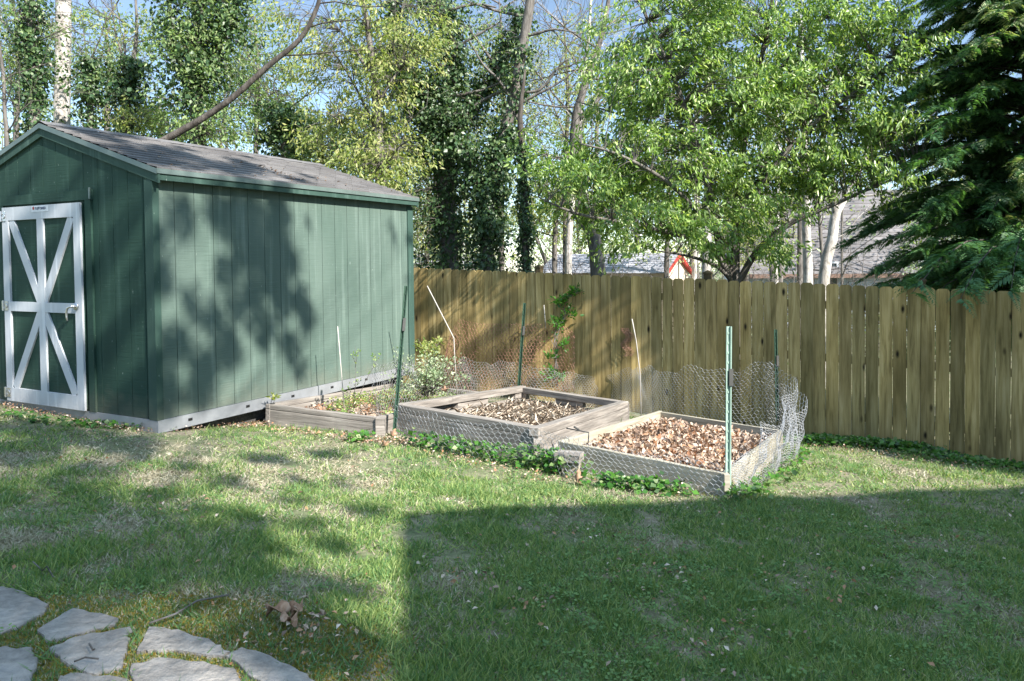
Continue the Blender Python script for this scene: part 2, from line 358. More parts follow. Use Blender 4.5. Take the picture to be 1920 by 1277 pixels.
# ---- lawn grass
def scatter(n, y0, y1, xm=.70, x0=None):
    y = np.sqrt(rng.uniform(y0*y0, y1*y1, n)); x = rng.uniform(-xm, xm, n)*y
    return x, y
def ghv(x, y): return G0+GX*x+GY*y+.012*np.sin(x*3.1+y*1.7)+.01*np.sin(y*4.3-x*2.2)
def outside(x, y):
    k = np.ones(x.shape, bool)
    for pl in beds_xy+[shed_xy]: k &= ~inpoly(x, y, pl)
    k &= ((x-F0.x)*FN.x+(y-F0.y)*FN.y) > .03
    for pl in stone_polys: k &= ~inpoly(x, y, pl)
    return k
def grass():
    X = []; Y = []
    for n, a, b2 in ((150000, 2.2, 3.6), (160000, 3.6, 5.5), (120000, 5.5, 9.5)):
        x, y = scatter(n, a, b2, .76); X.append(x); Y.append(y)
    x = np.concatenate(X); y = np.concatenate(Y)
    tuft = pnoise(x, y, 5.5, 5)+.5*pnoise(x, y, 14, 7)
    dry = pnoise(x, y, 1.3, 2)*1.0+pnoise(x, y, 4.5, 3)*.9-.12
    # shady right side of the yard stays greener, the strip before the shed is driest
    dry = dry+.55*np.exp(-((x+1.9)**2/3+(y-5.6)**2/1.2))-.25*(x > -.3)*(y < 5.2)+.0
    keep = outside(x, y) & (tuft > rng.uniform(-1.15, .35, len(x)))
    for (ax, ay, ss) in ((1230,1085,.14), (1500,1090,.15), (960,1150,.09), (1700,1020,.12), (1080,1010,.10), (850,1080,.08), (1290,1230,.07)): q_ = gp(ax, ay); keep &= ~((np.exp(-((x-q_.x)**2+(y-q_.y)**2)/(ss*ss)) > rng.uniform(.1, 1.1, len(x))))
    path = np.zeros(len(x), bool)
    c = gp(150, 1230); path = ((x-c.x)**2/1.1+(y-c.y)**2/.28) < 1
    keep &= ~(path & (rng.uniform(size=len(x)) < .5))
    strip = (((x-SC.x)*-SD.x+(y-SC.y)*-SD.y) < .22) & (x < SC.x+.3)      # bare strip in front of the shed
    keep &= ~(strip & (rng.uniform(size=len(x)) < .8))
    x, y, dry, tuft, path = x[keep], y[keep], dry[keep], tuft[keep], path[keep]; n = len(x)
    u = rng.uniform(size=n)
    mi = np.where(dry+rng.normal(size=n)*.45 > .18, 1, np.where(u < .62, 0, 2)); mi = np.where(path & (u < .7), 3, mi)
    h = np.where(mi == 1, rng.uniform(.018, .05, n), rng.uniform(.016, .075, n)*(1+.35*np.clip(tuft, -.5, 1))); h = np.where(mi == 3, .014, h)
    lean = np.where(mi == 1, 1.25, .75)[:, None]
    z = ghv(x, y)
    P = np.stack([x, y, z], 1); D = np.stack([rng.normal(size=n), rng.normal(size=n), np.abs(rng.normal(size=n))*.4+.75], 1)
    D[:, :2] *= lean; D = unit(D); S = unit(np.cross(D, rng.normal(size=(n, 3))))
    wd = (rng.uniform(.0013, .0042, n)*(y/3.2)**.6)[:, None]; wd = np.where((mi == 3)[:, None], .006, wd)
    tip = P+D*h[:, None]+np.array([0, 0, -.15])*h[:, None]
    V = np.stack([P-S*wd, P+S*wd, tip], 1)
    V3 = V
    o = big_mesh('grass', V3, 3, [M['grassgreen'], M['straw'], M['grassdark'], M['moss']], mi)
    tag(o, 'patchy lawn grass, green mixed with dry straw, some moss', 'grass', kind='stuff')
grass()
def weeds():
    x, y = scatter(30000, 2.2, 8.5, .76)
    k = outside(x, y) & (pnoise(x, y, 2.3, 9)+.6*(x > 0)*(y < 6) > rng.uniform(.1, 1.3, len(x))); x, y = x[k], y[k]
    n = len(x); m = 5; a = rng.uniform(0, 6.28, (n, 1))+np.arange(m)*2*math.pi/m+rng.normal(size=(n, m))*.2
    r0 = rng.uniform(.0, .02, (n, m)); z = ghv(x, y)[:, None]+rng.uniform(.015, .045, (n, 1))
    P = np.stack([x[:, None]+np.cos(a)*r0, y[:, None]+np.sin(a)*r0, z+a*0], -1).reshape(-1, 3)
    D = np.stack([np.cos(a), np.sin(a), rng.uniform(-.2, .5, (n, m))], -1).reshape(-1, 3)
    V = leaf_array(P, D, np.repeat(rng.uniform(.007, .021, n), m), .8, .2, np.tile([0, 0, 1.], (n*m, 1))+rng.normal(size=(n*m, 3))*.2)
    tag(big_mesh('lawn_weeds', V, 4, M['weed']), 'low broad leaved weeds and clover through the lawn', 'weeds', kind='stuff')
weeds()
def litter(name, x, y, z, size, mats, label, cat, probs=None, flat=.5, width=.6):
    n = len(x); P = np.stack([x, y, z], 1); a = rng.uniform(0, 6.28, n)
    D = np.stack([np.cos(a), np.sin(a), rng.normal(size=n)*flat], 1); N = np.tile([0, 0, 1.], (n, 1))+rng.normal(size=(n, 3))*flat
    V = leaf_array(P, D, size, width, .5, N)
    mi = None
    if isinstance(mats, list): mi = rng.choice(len(mats), n, p=probs)
    return tag(big_mesh(name, V, 4, mats, mi), label, cat, kind='stuff')
def scatter_litter():
    X = []; Y = []
    x, y = scatter(900, 2.3, 8.5, .74); k = outside(x, y); X.append(x[k]); Y.append(y[k])
    def seg(a, b2, n, s):
        t = rng.uniform(size=n); X.append(a.x+(b2.x-a.x)*t+rng.normal(size=n)*s); Y.append(a.y+(b2.y-a.y)*t+rng.normal(size=n)*s)
    f0 = SC+FD*0-SD*.1; seg(f0, SC+FD*3-SD*.1, 700, .08)                    # bare strip under the front skirt
    seg(gp(430,800), gp(500,790), 420, .10); seg(gp(330,815), gp(440,795), 80, .07)
    seg(gp(500,803), gp(710,835), 350, .06); seg(gp(705,830), gp(770,835), 240, .08); seg(gp(780,850), gp(1040,905), 300, .08)
    seg(gp(1500,830), gp(1910,890), 500, .14)
    for (ax, ay, nn, ss) in ((1230,1085,150,.12), (1500,1090,170,.13), (960,1150,90,.08), (1700,1020,90,.12), (1080,1010,80,.10), (560,1185,110,.06), (480,1240,80,.06), (1290,1230,90,.07), (850,1080,60,.08), (330,960,60,.12), (150,880,70,.15), (1400,1180,80,.08)): q_ = gp(ax, ay); seg(q_, q_+Vector((.1, .02, 0)), nn//2, ss*1.5)
    pass; seg(gp(1050,890), gp(1300,930), 200, .08)
    x = np.concatenate(X); y = np.concatenate(Y); k = outside(x, y); x, y = x[k], y[k]
    litter('leaf_litter', x, y, ghv(x, y)+rng.uniform(.01, .045, len(x)), rng.uniform(.009, .034, len(x)), [M['dryleaf'], M['orangeleaf']], 'small dead leaves scattered over the lawn and along shed and beds', 'leaf litter', [.75, .25])
scatter_litter()
def ground_cover():
    X = []; Y = []; H = []
    def seg(a, b2, n, s, h):
        t = rng.uniform(size=n); e = np.abs(rng.normal(size=n))
        X.append(a.x+(b2.x-a.x)*t+rng.normal(size=n)*s); Y.append(a.y+(b2.y-a.y)*t-e*s*.4+rng.normal(size=n)*s*.5); H.append(rng.uniform(.01, h, n)*(1.1-t*0))
    seg(gp(770,835), gp(1010,880), 650, .09, .14); seg(gp(1015,875), gp(1075,890), 380, .08, .16)
    seg(gp(1110,908), gp(1265,930), 480, .08, .10); seg(gp(1370,945), gp(1420,930), 150, .06, .10)
    seg(gp(1420,915), gp(1510,850), 240, .08, .07)
    seg(gp(1510,828), gp(1730,848), 3300, .16, .08); seg(gp(1730,852), gp(1930,885), 2000, .17, .06)
    seg(gp(0,780), gp(270,808), 260, .07, .06); seg(gp(660,830), gp(690,825), 120, .04, .07)
    x = np.concatenate(X); y = np.concatenate(Y); h = np.concatenate(H)
    k = outside(x, y); x, y, h = x[k], y[k], h[k]; n = len(x)
    P = np.stack([x, y, ghv(x, y)+h], 1); D = np.stack([rng.normal(size=n), rng.normal(size=n)-.3, rng.normal(size=n)*.3], 1)
    N = np.tile([.1, -.4, 1.], (n, 1))+rng.normal(size=(n, 3))*.45
    mi = rng.choice(3, n, p=[.55, .25, .2])
    tag(big_mesh('ground_ivy', leaf_array(P, D, rng.uniform(.025, .06, n), .85, .25, N), 4, [M['vine'], M['ivy'], M['midleaf']], mi), 'low ivy and ground cover hugging the beds and fence foot', 'ground cover', kind='stuff')
ground_cover()
def moss():
    n = 70000; c = gp(190, 1215); x = c.x+rng.normal(size=n)*.75; y = c.y+rng.normal(size=n)*.30
    k = outside(x, y) & (y > 2.15) & (pnoise(x, y, 7, 31) > rng.uniform(-1.2, .5, n)) & (((x-c.x)**2/2.2+(y-c.y)**2/.45) < 1); x, y = x[k], y[k]; n = len(x)
    P = np.stack([x, y, ghv(x, y)], 1); D = unit(np.stack([rng.normal(size=n)*.7, rng.normal(size=n)*.7, np.ones(n)], 1)); S = unit(np.cross(D, rng.normal(size=(n, 3))))*.0028
    V = np.stack([P-S, P+S, P+D*rng.uniform(.008, .02, (n, 1))], 1); mi = rng.choice(3, n, p=[.5, .3, .2])
    tag(big_mesh('moss', V, 3, [M['moss'], M['grassdark'], M['straw']], mi), 'yellow green moss filling the joints between the flagstones', 'moss', kind='stuff')
moss()
# ---- loose leaves and twigs by the path
for k, (px, py, s, lab) in enumerate([(515,1172,.05,'curled brown oak leaf standing in the grass right of the flagstones'), (545,1192,.055,'broad brown oak leaf lying lowest of the leaf group in the grass'), (562,1168,.042,'small gray brown leaf at the back of the leaf group in the grass')]):
    c = gp(px, py); mb = MB(); n = 22; vs = [(0, 0, .012)]
    for i in range(n):
        a = 2*math.pi*i/n; r_ = s*(.55+.45*abs(math.cos(a*2.5)))*(1+.3*math.cos(a)); vs.append((r_*math.cos(a), .62*r_*math.sin(a), .02*math.sin(a*3)+.025*abs(math.sin(a))))
    mb.add(vs, [(0, i+1, (i+1) % n+1) for i in range(n)]); o = mb.build('fallen_leaf', M['bigleaf'], smooth=True)
    o.location = (c.x, c.y, gh(c.x, c.y)+.03); o.rotation_euler = (random.uniform(-.3, .6), .3*k-.2, k*2.1); o.modifiers.new('thick', 'SOLIDIFY').thickness = .0012
    tag(o, lab, 'leaf', 'large dead leaves in the grass')
for pts, r_, lab in [([(280,1195),(330,1178),(370,1152),(430,1140)], .004, 'long thin fallen stick lying across grass above the wedge flagstone'), ([(62,1062),(80,1078),(88,1070),(100,1090)], .003, 'crooked twig in the grass above the largest flagstone'), ([(168,1230),(175,1242),(178,1240)], .003, 'tiny curled twig on the square flagstone'),
                    ([(140,1262),(160,1255),(185,1258)], .003, 'short dark twig on the lower edge of the square flagstone')]:
    mb = MB(); P = [gp(*q) for q in pts]; mb.tube([Vector((q.x, q.y, gh(q.x, q.y)+.035)) for q in P], r_, 5); tag(mb.build('fallen_twig', M['bark'], smooth=True), lab, 'twig', 'fallen twigs')

# ============================================================ THE SHED
W_, L_, H_ = 3.048, 3.66, 2.03; ROOF = .322
def S_(u, v, z, o=0): return SC+FD*u+SD*v+Vector((0, 0, z))
shed = empty('garden_shed', SC+FD*1.5+SD*1.8, 'dark green gabled garden shed with brown shingle roof and white framed door', 'shed')
def wall_strips(mb, us, ztop, zbot, P, out, gw=.007, gd=.007):
    """vertical grooved boards; us = board edges, P(u) base point, out = outward normal, faces with grooves"""
    prof = []
    for i, u in enumerate(us):
        if 0 < i < len(us)-1: prof += [(u-gw/2, 0), (u-gw/2+.001, -gd), (u+gw/2-.001, -gd), (u+gw/2, 0)]
        else: prof.append((u, 0))
    vs = []; 
    for u, o in prof:
        q = P(u)+out*o; vs += [q+Vector((0, 0, zbot)), q+Vector((0, 0, ztop(u)))]
    mb.add(vs, [(2*i, 2*i+2, 2*i+3, 2*i+1) for i in range(len(prof)-1)])
gable = lambda u: H_+.03+ROOF*(W_/2-abs(u-W_/2))
mb = MB(); us = [.09]+[.124+.2032*k for k in range(15) if .124+.2032*k < W_-.09]+[W_-.09]; us = [u for u in us if u != .09] ; us = [.02]+us+[]
ridge_u = W_/2; us = sorted(set(us+[W_]))
mbf = MB(); wall_strips(mbf, us, gable, 0, lambda u: SC+FD*u, -SD); mbf.build('front_wall', M['siding_front_shade'], shed)
mb = MB(); wall_strips(mb, [.2032*k for k in range(19)], lambda u: H_, 0, lambda v: SC+SD*v, -FD); mb.build('side_wall', M['siding'], shed)
mb = MB(); mb.add([S_(W_, 0, 0), S_(W_, L_, 0), S_(W_, L_, H_), S_(W_, 0, H_)], [(0, 1, 2, 3)]); mb.add([S_(0, L_, 0), S_(W_, L_, 0), S_(W_, L_, H_), S_(W_/2, L_, H_+ROOF*W_/2), S_(0, L_, H_)], [(0, 1, 2, 3, 4)]); mb.build('rear_wall', M['siding'], shed)
SM = Matrix((-FD, SD, Vector((0, 0, 1)))).transposed()     # local x = towards the side wall's outside, y along the side
def T_(q): return SC+(-FD)*q.x+SD*q.y+Vector((0, 0, q.z))     # q.x = -u
# corner boards
mb = MB(); mb.box((-.085, -.018, .0), (-.0, .0, gable(.05)-.05), 0, T_); mb.box((0, -.018, 0), (.016, .045, H_-.02), 0, T_); mb.build('corner_trim', M['trim'], shed)
mb = MB(); mb.box((0, L_-.09, 0), (.018, L_+.02, H_-.03), 0, T_); mb.build('corner_trim', M['trim'], shed)
# skirt (aluminium floor beam) with slots
mb = MB(); mb.box((.002, -.012, -.108), (.020, L_, -.002), 0, T_); sk = mb.build('skirt', M['skirt'], shed)
mb = MB()
for v in (.304, .951, 1.54, 2.128, 2.708, 3.3): mb = MB(); mb.box((.0195, v-.022, -.060), (.0215, v+.022, -.036), 0, T_); mb.build('vent_slot', M['dark'], sk)
mb = MB(); mb.box((-W_, -.014, -.108), (.019, .004, -.002), 0, T_); mb.build('skirt', M['skirt'], shed)
for v in (.3, 1.8, 3.3):
    for u in (-.40, -2.6): mb = MB(); mb.box((u-.12, v-.1, -.6), (u+.12, v+.1, -.11), 0, T_); mb.build('support_block', M['darkboard'], shed)
mb = MB(); mb.box((-.25, .15, -.24), (-.12, L_-.05, -.111), 0, T_); mb.build('skid_beam', M['darkboard'], shed)
mb = MB(); mb.box((-.9, .0, -.106), (-.86, L_, -.10), 0, T_); mb.box((-W_+.02, .02, -.09), (-.02, L_-.02, -.03), 0, T_); mb.build('floor', M['darkboard'], shed)
# roof: real overlapping courses
EO = .10; FO = .035; zr = H_+.03+ROOF*W_/2+.085
mb = MB(); NC = 13; half = W_/2+EO; 
for side in (0, 1):
    def RP(d, v, up): # d from ridge 0..half
        u = W_/2+(d if side else -d); return S_(u, v, zr-ROOF*d+up)
    for k in range(NC):
        d0 = half*k/NC; d1 = half*(k+1)/NC+.004
        ntab = 13; off = (k % 2)*.14
        edges = [-FO]+[x for x in frange(-FO+.14+off, L_+.04, .29)]+[L_+.04]
        for i in range(len(edges)-1):
            a, b2 = edges[i]+.0015, edges[i+1]-.0015; j = random.uniform(-.002, .003)
            mb.add([RP(d0, a, -.004), RP(d0, b2, -.004), RP(d1, b2, .009+j), RP(d1, a, .009+j), RP(d1, a, -.004), RP(d1, b2, -.004)], [(0, 1, 2, 3), (3, 2, 5, 4)])
    mb.add([RP(0, -FO, -.006), RP(0, L_+.04, -.006), RP(half, L_+.04, -.006), RP(half, -FO, -.006), RP(0, -FO, -.025), RP(0, L_+.04, -.025), RP(half, L_+.04, -.025), RP(half, -FO, -.025)], [(0, 1, 2, 3), (4, 7, 6, 5), (3, 2, 6, 7), (1, 5, 6, 2), (0, 3, 7, 4)])
cx_ = [(-.10, -.028), (0, .014), (.10, -.028)]
for v in frange(-FO, L_, .3):
    e = min(v+.297, L_+.04); mb.add([S_(W_/2+a, v, zr+z+.004) for a, z in cx_]+[S_(W_/2+a, e, zr+z+.009) for a, z in cx_], [(0, 1, 4, 3), (1, 2, 5, 4)])
roof = mb.build('roof', M['shingle'], shed)
# drip edge + fascia on the eave, rake boards on the gable
ze = zr-ROOF*half
mb = MB(); mb.box((EO-.004, -FO, ze-.045), (EO+.008, L_+.04, ze-.004), 0, T_); mb.build('drip_edge', M['drip'], roof)
mb = MB(); mb.box((EO-.028, -FO+.008, ze-.098), (EO-.006, L_+.032, ze-.03), 0, T_); mb.box((.0, -FO+.01, ze-.05), (EO-.03, L_+.03, ze-.035), 0, T_); mb.build('fascia', M['trim'], shed)
def rake(name, d0z, d1z, o0, o1, m, par):
    mb = MB()
    for s in (-1, 1):
        pts = []
        for d in (0, half):
            u = W_/2+s*d
            for vv in (o0, o1):
                for dz in (d0z, d1z): pts.append(S_(u, vv, zr-ROOF*d+dz))
        # idx: d0:(o0lo,o0hi,o1lo,o1hi) d1:...
        mb.add(pts, [(0, 1, 5, 4), (2, 6, 7, 3), (1, 3, 7, 5), (0, 4, 6, 2), (4, 5, 7, 6), (0, 2, 3, 1)])
    return mb.build(name, m, par)
rake('rake_board', -.125, -.03, -FO+.012, -.0025, M['trim'], shed)
rake('rake_drip_edge', -.05, -.006, -FO-.004, -FO+.011, M['drip'], roof)
rake('rear_rake_board', -.12, -.03, L_+.003, L_+.03, M['trim'], shed)
# gable header and door surround
mb = MB(); mb.box((-2.30, -.022, 1.895), (-.80, -.001, 1.985), 0, T_); mb.box((-.90, -.020, 0), (-.815, -.001, 1.893), 0, T_); mb.box((-2.27, -.020, 0), (-2.185, -.001, 1.893), 0, T_); mb.build('door_surround', M['siding_front_shade'], shed)
mb = MB(); mb.box((-.825, -.03, 1.90), (-.808, -.022, 2.0), 0, T_); mb.build('drip_cap', M['drip'], shed)
# door
DU0, DU1, DZ0, DZ1 = .932, 2.157, .008, 1.873
mb = MB(); mb.box((-DU1+.01, -.026, DZ0+.01), (-DU0-.01, -.003, DZ1-.01), 0, T_); door = mb.build('door', M['siding_front_shade'], shed)
mb = MB(); fw = .10; y0, y1 = -.046, -.0262
mb.box((-DU1, y0, DZ0), (-DU1+fw, y1, DZ1), 0, T_); mb.box((-DU0-fw, y0, DZ0), (-DU0, y1, DZ1), 0, T_)
mb.box((-DU1+fw, y0, DZ1-.125), (-DU0-fw, y1, DZ1), 0, T_); mb.box((-DU1+fw, y0, DZ0), (-DU0-fw, y1, DZ0+.13), 0, T_)
zm = .925; mb.box((-DU1+fw, y0+.001, zm-.045), (-DU0-fw, y1, zm+.045), 0, T_)
uc = -(DU0+DU1)/2; mb.box((uc-.05, y0+.002, DZ0+.13), (uc+.05, y1, zm-.045), 0, T_); mb.box((uc-.05, y0+.002, zm+.045), (uc+.05, y1, DZ1-.125), 0, T_)
for sx in (-1, 1):
    for sz in (-1, 1):
        xa = uc+sx*.02; za = zm+sz*.03; xb = uc+sx*(.61-fw-.035); zb = (DZ1-.125 if sz > 0 else DZ0+.13)
        d = Vector((xb-xa, 0, zb-za)).normalized(); nn = Vector((-d.z, 0, d.x))*.045
        q = [Vector((xa, y0+.004+.0012*(sx > 0), za)), Vector((xb, y0+.004+.0012*(sx > 0), zb))]
        vs = [q[0]-nn, q[1]-nn, q[1]+nn, q[0]+nn]; vs = vs+[a+Vector((0, .016, 0)) for a in vs]
        mb.add([T_(a) for a in vs], [(0, 1, 2, 3), (7, 6, 5, 4), (0, 4, 5, 1), (1, 5, 6, 2), (2, 6, 7, 3), (3, 7, 4, 0)])
mb.build('door_frame_boards', M['white'], door)
for z in (1.79, .93, .09):
    mb = MB(); mb.box((-DU1-.035, -.052, z-.045), (-DU1+.07, -.0465, z+.045), 0, T_)
    mb.tube([T_(Vector((-DU1+.0-.004, -.055, z-.05))), T_(Vector((-DU1-.004, -.055, z+.05)))], .008, 8)
    pts = [T_(Vector((-DU1+.03+.035*math.cos(a), -.056, z+.022*math.sin(a)))) for a in np.linspace(-2.2, 2.2, 10)]; mb.tube(pts, .004, 6)
    mb.build('hinge', M['chrome'], door, bevel=.001)
mb = MB(); mb.tube([T_(Vector((-1.01, -.046, .945))), T_(Vector((-1.01, -.058, .945)))], .033, 16); mb.tube([T_(Vector((-1.01, -.055, .945))), T_(Vector((-1.01, -.09, .945)))], .012, 10)
pts = [Vector((-1.01, -.088, .945)), Vector((-1.035, -.092, .945)), Vector((-1.07, -.094, .93)), Vector((-1.085, -.094, .89)), Vector((-1.085, -.094, .85)), Vector((-1.075, -.094, .815))]
mb.tube([T_(p) for p in pts], [.011, .011, .010, .010, .009, .007], 8); mb.build('door_handle', M['chrome'], door, smooth=True)
# maker's plate: a small emblem and the words
mb = MB(); mb.box((-1.66, -.0485, 1.812), (-1.40, -.0462, 1.868), 0, T_); plate = mb.build('name_plate', M['plate'], door)
mb = MB(); mb.box((-1.64, -.0505, 1.835), (-1.615, -.0488, 1.850), 0, T_); mb.add([T_(Vector(q)) for q in ((-1.647, -.0503, 1.85), (-1.608, -.0503, 1.85), (-1.6275, -.0503, 1.865))], [(0, 1, 2)]); mb.build('emblem', M['red_ink'], plate)
cu = bpy.data.curves.new('plate_text', 'FONT'); cu.body = 'TUFF SHED'; cu.size = .034; cu.extrude = .0006; cu.offset = .0006
to = bpy.data.objects.new('tmp', cu); COL.objects.link(to); bpy.context.view_layer.update()
me = bpy.data.meshes.new_from_object(to.evaluated_get(bpy.context.evaluated_depsgraph_get())); bpy.data.objects.remove(to)
vs = [T_(Vector((-1.602+v.co.x, -.0497-v.co.z, 1.832+v.co.y))) for v in me.vertices]
for v, q in zip(me.vertices, vs): v.co = q
me.materials.clear(); me.materials.append(M['navy_ink']); tx = bpy.data.objects.new('plate_lettering', me); COL.objects.link(tx); link(tx, plate)
# debris on the roof
P = []; 
for k in range(70):
    d = random.uniform(.9, 1.6); v = random.choice([random.gauss(1.75, .12), random.uniform(0, 3.5)]); P.append(S_(W_/2-d, v, zr-ROOF*d+.022))
P = np.array([tuple(p) for p in P]); litter('roof_debris', P[:, 0], P[:, 1], P[:, 2], rng.uniform(.02, .05, len(P)), M['dryleaf'], 'few dead leaves caught on the shed shingles near the eave', 'leaf litter', flat=.3)

# ============================================================ THE FENCE
fence = empty('wooden_fence', on_fence(1491, 813), 'tall dog eared wooden picket fence running behind the garden beds', 'fence')
def fz(u):    # lawn height at the fence foot, measured from traced points
    q = F0+FE*u; return gz(q.x, q.y)
def picket(mb, u, wd, zb, zt, off, th=.016, jit=0):
    c = .028; P = [(0, 0), (wd, 0), (wd, zt-zb-c), (wd-c*.5, zt-zb-c*.35), (wd-c, zt-zb), (c, zt-zb), (c*.5, zt-zb-c*.35), (0, zt-zb-c)]
    base = F0+FE*u; n = len(P)
    fr = [base+FE*a+FN*off+Vector((0, 0, zb+z))+FE*jit*z for a, z in P]; bk = [q-FN*th for q in fr]
    mb.add(fr+bk, [tuple(range(n)), tuple(range(n, 2*n))[::-1]]+[(i, i+n, (i+1) % n+n, (i+1) % n) for i in range(n)])
posts_u = [-4.18+2.44*k-.0 for k in range(-4, 5)]
# a post cap shows at x=1005
pu = (on_fence(1005, 600)-F0).dot(FE); posts_u = [pu+2.42*k for k in range(-4, 5)]
for a, b2 in zip(posts_u[:-1], posts_u[1:]):
    mb = MB(); u = a+.002; n = int(round((b2-a)/.1465)); st = (b2-a)/n
    for k in range(n):
        uu = a+k*st; wd = st-.0035+random.uniform(-.0035, .001); zt = fz(uu)+1.83+random.uniform(-.008, .008); zb = fz(uu)-.02
        picket(mb, uu, wd, zb, zt, random.uniform(0, .004), jit=random.uniform(-.0012, .0012))
    mb.build('picket_panel', M['fence'], fence)
    mb = MB()
    for h in (.28, .95, 1.58):
        A = F0+FE*a-FN*.022; B = F0+FE*b2-FN*.022
        vs = []
        for q, z in ((A, fz(a)+h), (B, fz(b2)+h)):
            vs += [q+Vector((0, 0, z-.045)), q-FN*.038+Vector((0, 0, z-.045)), q-FN*.038+Vector((0, 0, z+.045)), q+Vector((0, 0, z+.045))]
        mb.add(vs, [(0, 1, 2, 3), (7, 6, 5, 4), (0, 4, 5, 1), (1, 5, 6, 2), (2, 6, 7, 3), (3, 7, 4, 0)])
    mb.build('rail', M['fencepost'], fence)
for i, u in enumerate(posts_u):
    mb = MB(); c = F0+FE*u-FN*.115; z = fz(u); cap = .0
    def TP(q, c=c): return c+FE*q.x+FN*q.y+Vector((0, 0, q.z))
    hh = 1.90 if abs(u-pu) < .1 or abs((u-pu)/2.42-1) > -1 else 1.8
    mb.box((-.045, -.045, z-.2), (.045, .045, z+hh), 0, TP)
    mb.box((-.055, -.055, z+hh), (.055, .055, z+hh+.02), 0, TP)
    mb.add([TP(Vector(q)) for q in ((-.05, -.05, z+hh+.02), (.05, -.05, z+hh+.02), (.05, .05, z+hh+.02), (-.05, .05, z+hh+.02), (0, 0, z+hh+.05))], [(0, 1, 4), (1, 2, 4), (2, 3, 4), (3, 0, 4)])
    mb.build('post', M['fencepost'], fence)

# ============================================================ BEDS
def board(name, a, b2, h, th, m, par, drop=0, over=0, lab=None):
    """plank whose top edge runs a-b2; thickness goes to the left of a->b2"""
    a = Vector(a); b2 = Vector(b2); d = b2-a; L = d.length; X = d.normalized(); Yv = Vector((-X.y, X.x, 0)).normalized(); Z = X.cross(Yv)
    mb = MB(); nseg = 8; vs = []
    for i in range(nseg+1):
        x = -over+(L+2*over)*i/nseg; w_ = .0025*math.sin(i*2.1+a.x*9)
        vs += [(x, w_, -h-drop), (x, th+w_, -h-drop), (x, th+w_, -drop+w_*.6), (x, w_, -drop+w_*.6)]
    fs = [(3, 2, 1, 0), tuple(nseg*4+i for i in range(4))]
    for i in range(nseg):
        for k in range(4): fs.append((i*4+k, i*4+(k+1) % 4, i*4+4+(k+1) % 4, i*4+4+k))
    mb.add(vs, fs); o = mb.build(name, m, None, bevel=.004)
    o.matrix_world = Matrix((X, Yv, Z)).transposed().to_4x4(); o.matrix_world.translation = a
    M4 = Matrix((X, Yv, Z)).transposed().to_4x4(); M4.translation = a; o.matrix_world = M4
    if par: bpy.context.view_layer.update(); link(o, par)
    if lab: o['label'] = lab
    return o
def ctr(B): return sum(B, Vector())/4
def bed(B, name, lab, m, tiers, th, group='raised garden beds'):
    c = ctr(B); e = empty(name, (c.x, c.y, gz(c.x, c.y)), lab, 'raised bed', group); bpy.context.view_layer.update()
    for i in range(4):
        a, b2 = B[i], B[(i+1) % 4]; z = 0
        for h in tiers:
            dn = .0035*(i % 2); board('side_board', a+Vector((0, 0, -z-dn)), b2+Vector((0, 0, -z-dn)), h-.004, th, m, e); z += h
    return e
# order B so that the inside lies to the right of a->b : front, left, back, right runs clockwise; build mirrored
def cw(B): return [B[0], B[3], B[2], B[1]]
bed3 = bed(cw(BED3), 'raised_bed', 'single board pale wooden bed full of dry leaves, nearest the pale green post', M['palewood'], [.24], .038)
def bed_two():
    B = cw(BED2); c = ctr(B); e = empty('raised_bed', (c.x, c.y, gz(c.x, c.y)), 'tallest middle bed of two tier weathered gray boards with straw inside', 'raised bed', 'raised garden beds'); bpy.context.view_layer.update()
    for i in range(4):
        a, b2 = B[i], B[(i+1) % 4]; dn = .0035*(i % 2); V = lambda z: Vector((0, 0, z))
        board('rim_board', a-V(dn), b2-V(dn), .072, .085, M['graywood'], e)
        if i in (0, 3): board('side_board', a-V(.075+dn), b2-V(.075+dn), .30, .045, M['graywood'], e)
        else:
            board('side_board', a-V(.15+dn), b2-V(.15+dn), .22, .05, M['graywood'], e)
            for t0, t1 in ((.0, .10), (.36, .62), (.9, 1)): board('spacer_block', a.lerp(b2, t0+.004)-V(.0735), a.lerp(b2, t1-.004)-V(.0735), .073, .065, M['graywood'], e)
    return e
bed2 = bed_two()
bed1 = bed(cw(BED1), 'raised_bed', 'low gray bed beside the shed wall with young seedlings', M['graywood'], [.05, .22], .05)
# end post of bed one and its dark cross board
a = BED1[0]; mb = MB(); mb.box((a.x-.02, a.y-.012, gz(a.x, a.y)-.05), (a.x+.07, a.y+.05, a.z-.004)); mb.build('corner_post', M['graywood'], bed1, bevel=.004)
# inner blocks of bed 2
for t0, t1, e0, e1 in ():
    A = BED2[e0].lerp(BED2[e1], t0); Bp = BED2[e0].lerp(BED2[e1], t1); n_ = (ctr(BED2)-A); n_.z = 0; n_ = n_.normalized()*.085
    d_ = (Bp-A).normalized(); n_ = (n_-d_*n_.dot(d_)).normalized()*.12
    board('inner_block', A+n_+Vector((0, 0, -.075)), Bp+n_+Vector((0, 0, -.075)), .10, .045, M['graywood'], bed2)
a = BED2[0]; mb = MB(); mb.box((a.x-.045, a.y-.025, gz(a.x, a.y)-.04), (a.x+.03, a.y+.04, a.z-.09)); mb.build('corner_post', M['graywood'], bed2, bevel=.004)
a = BED2[3]; mb = MB(); mb.box((a.x-.09, a.y-.02, gz(a.x, a.y)-.04), (a.x+.01, a.y+.06, a.z-.02)); mb.build('corner_post', M['graywood'], bed2, bevel=.004)
a = BED3[0]; mb = MB(); mb.box((a.x-.02, a.y-.02, gz(a.x, a.y)-.04), (a.x+.02, a.y+.02, a.z-.003)); mb.build('corner_post', M['palewood'], bed3, bevel=.003)
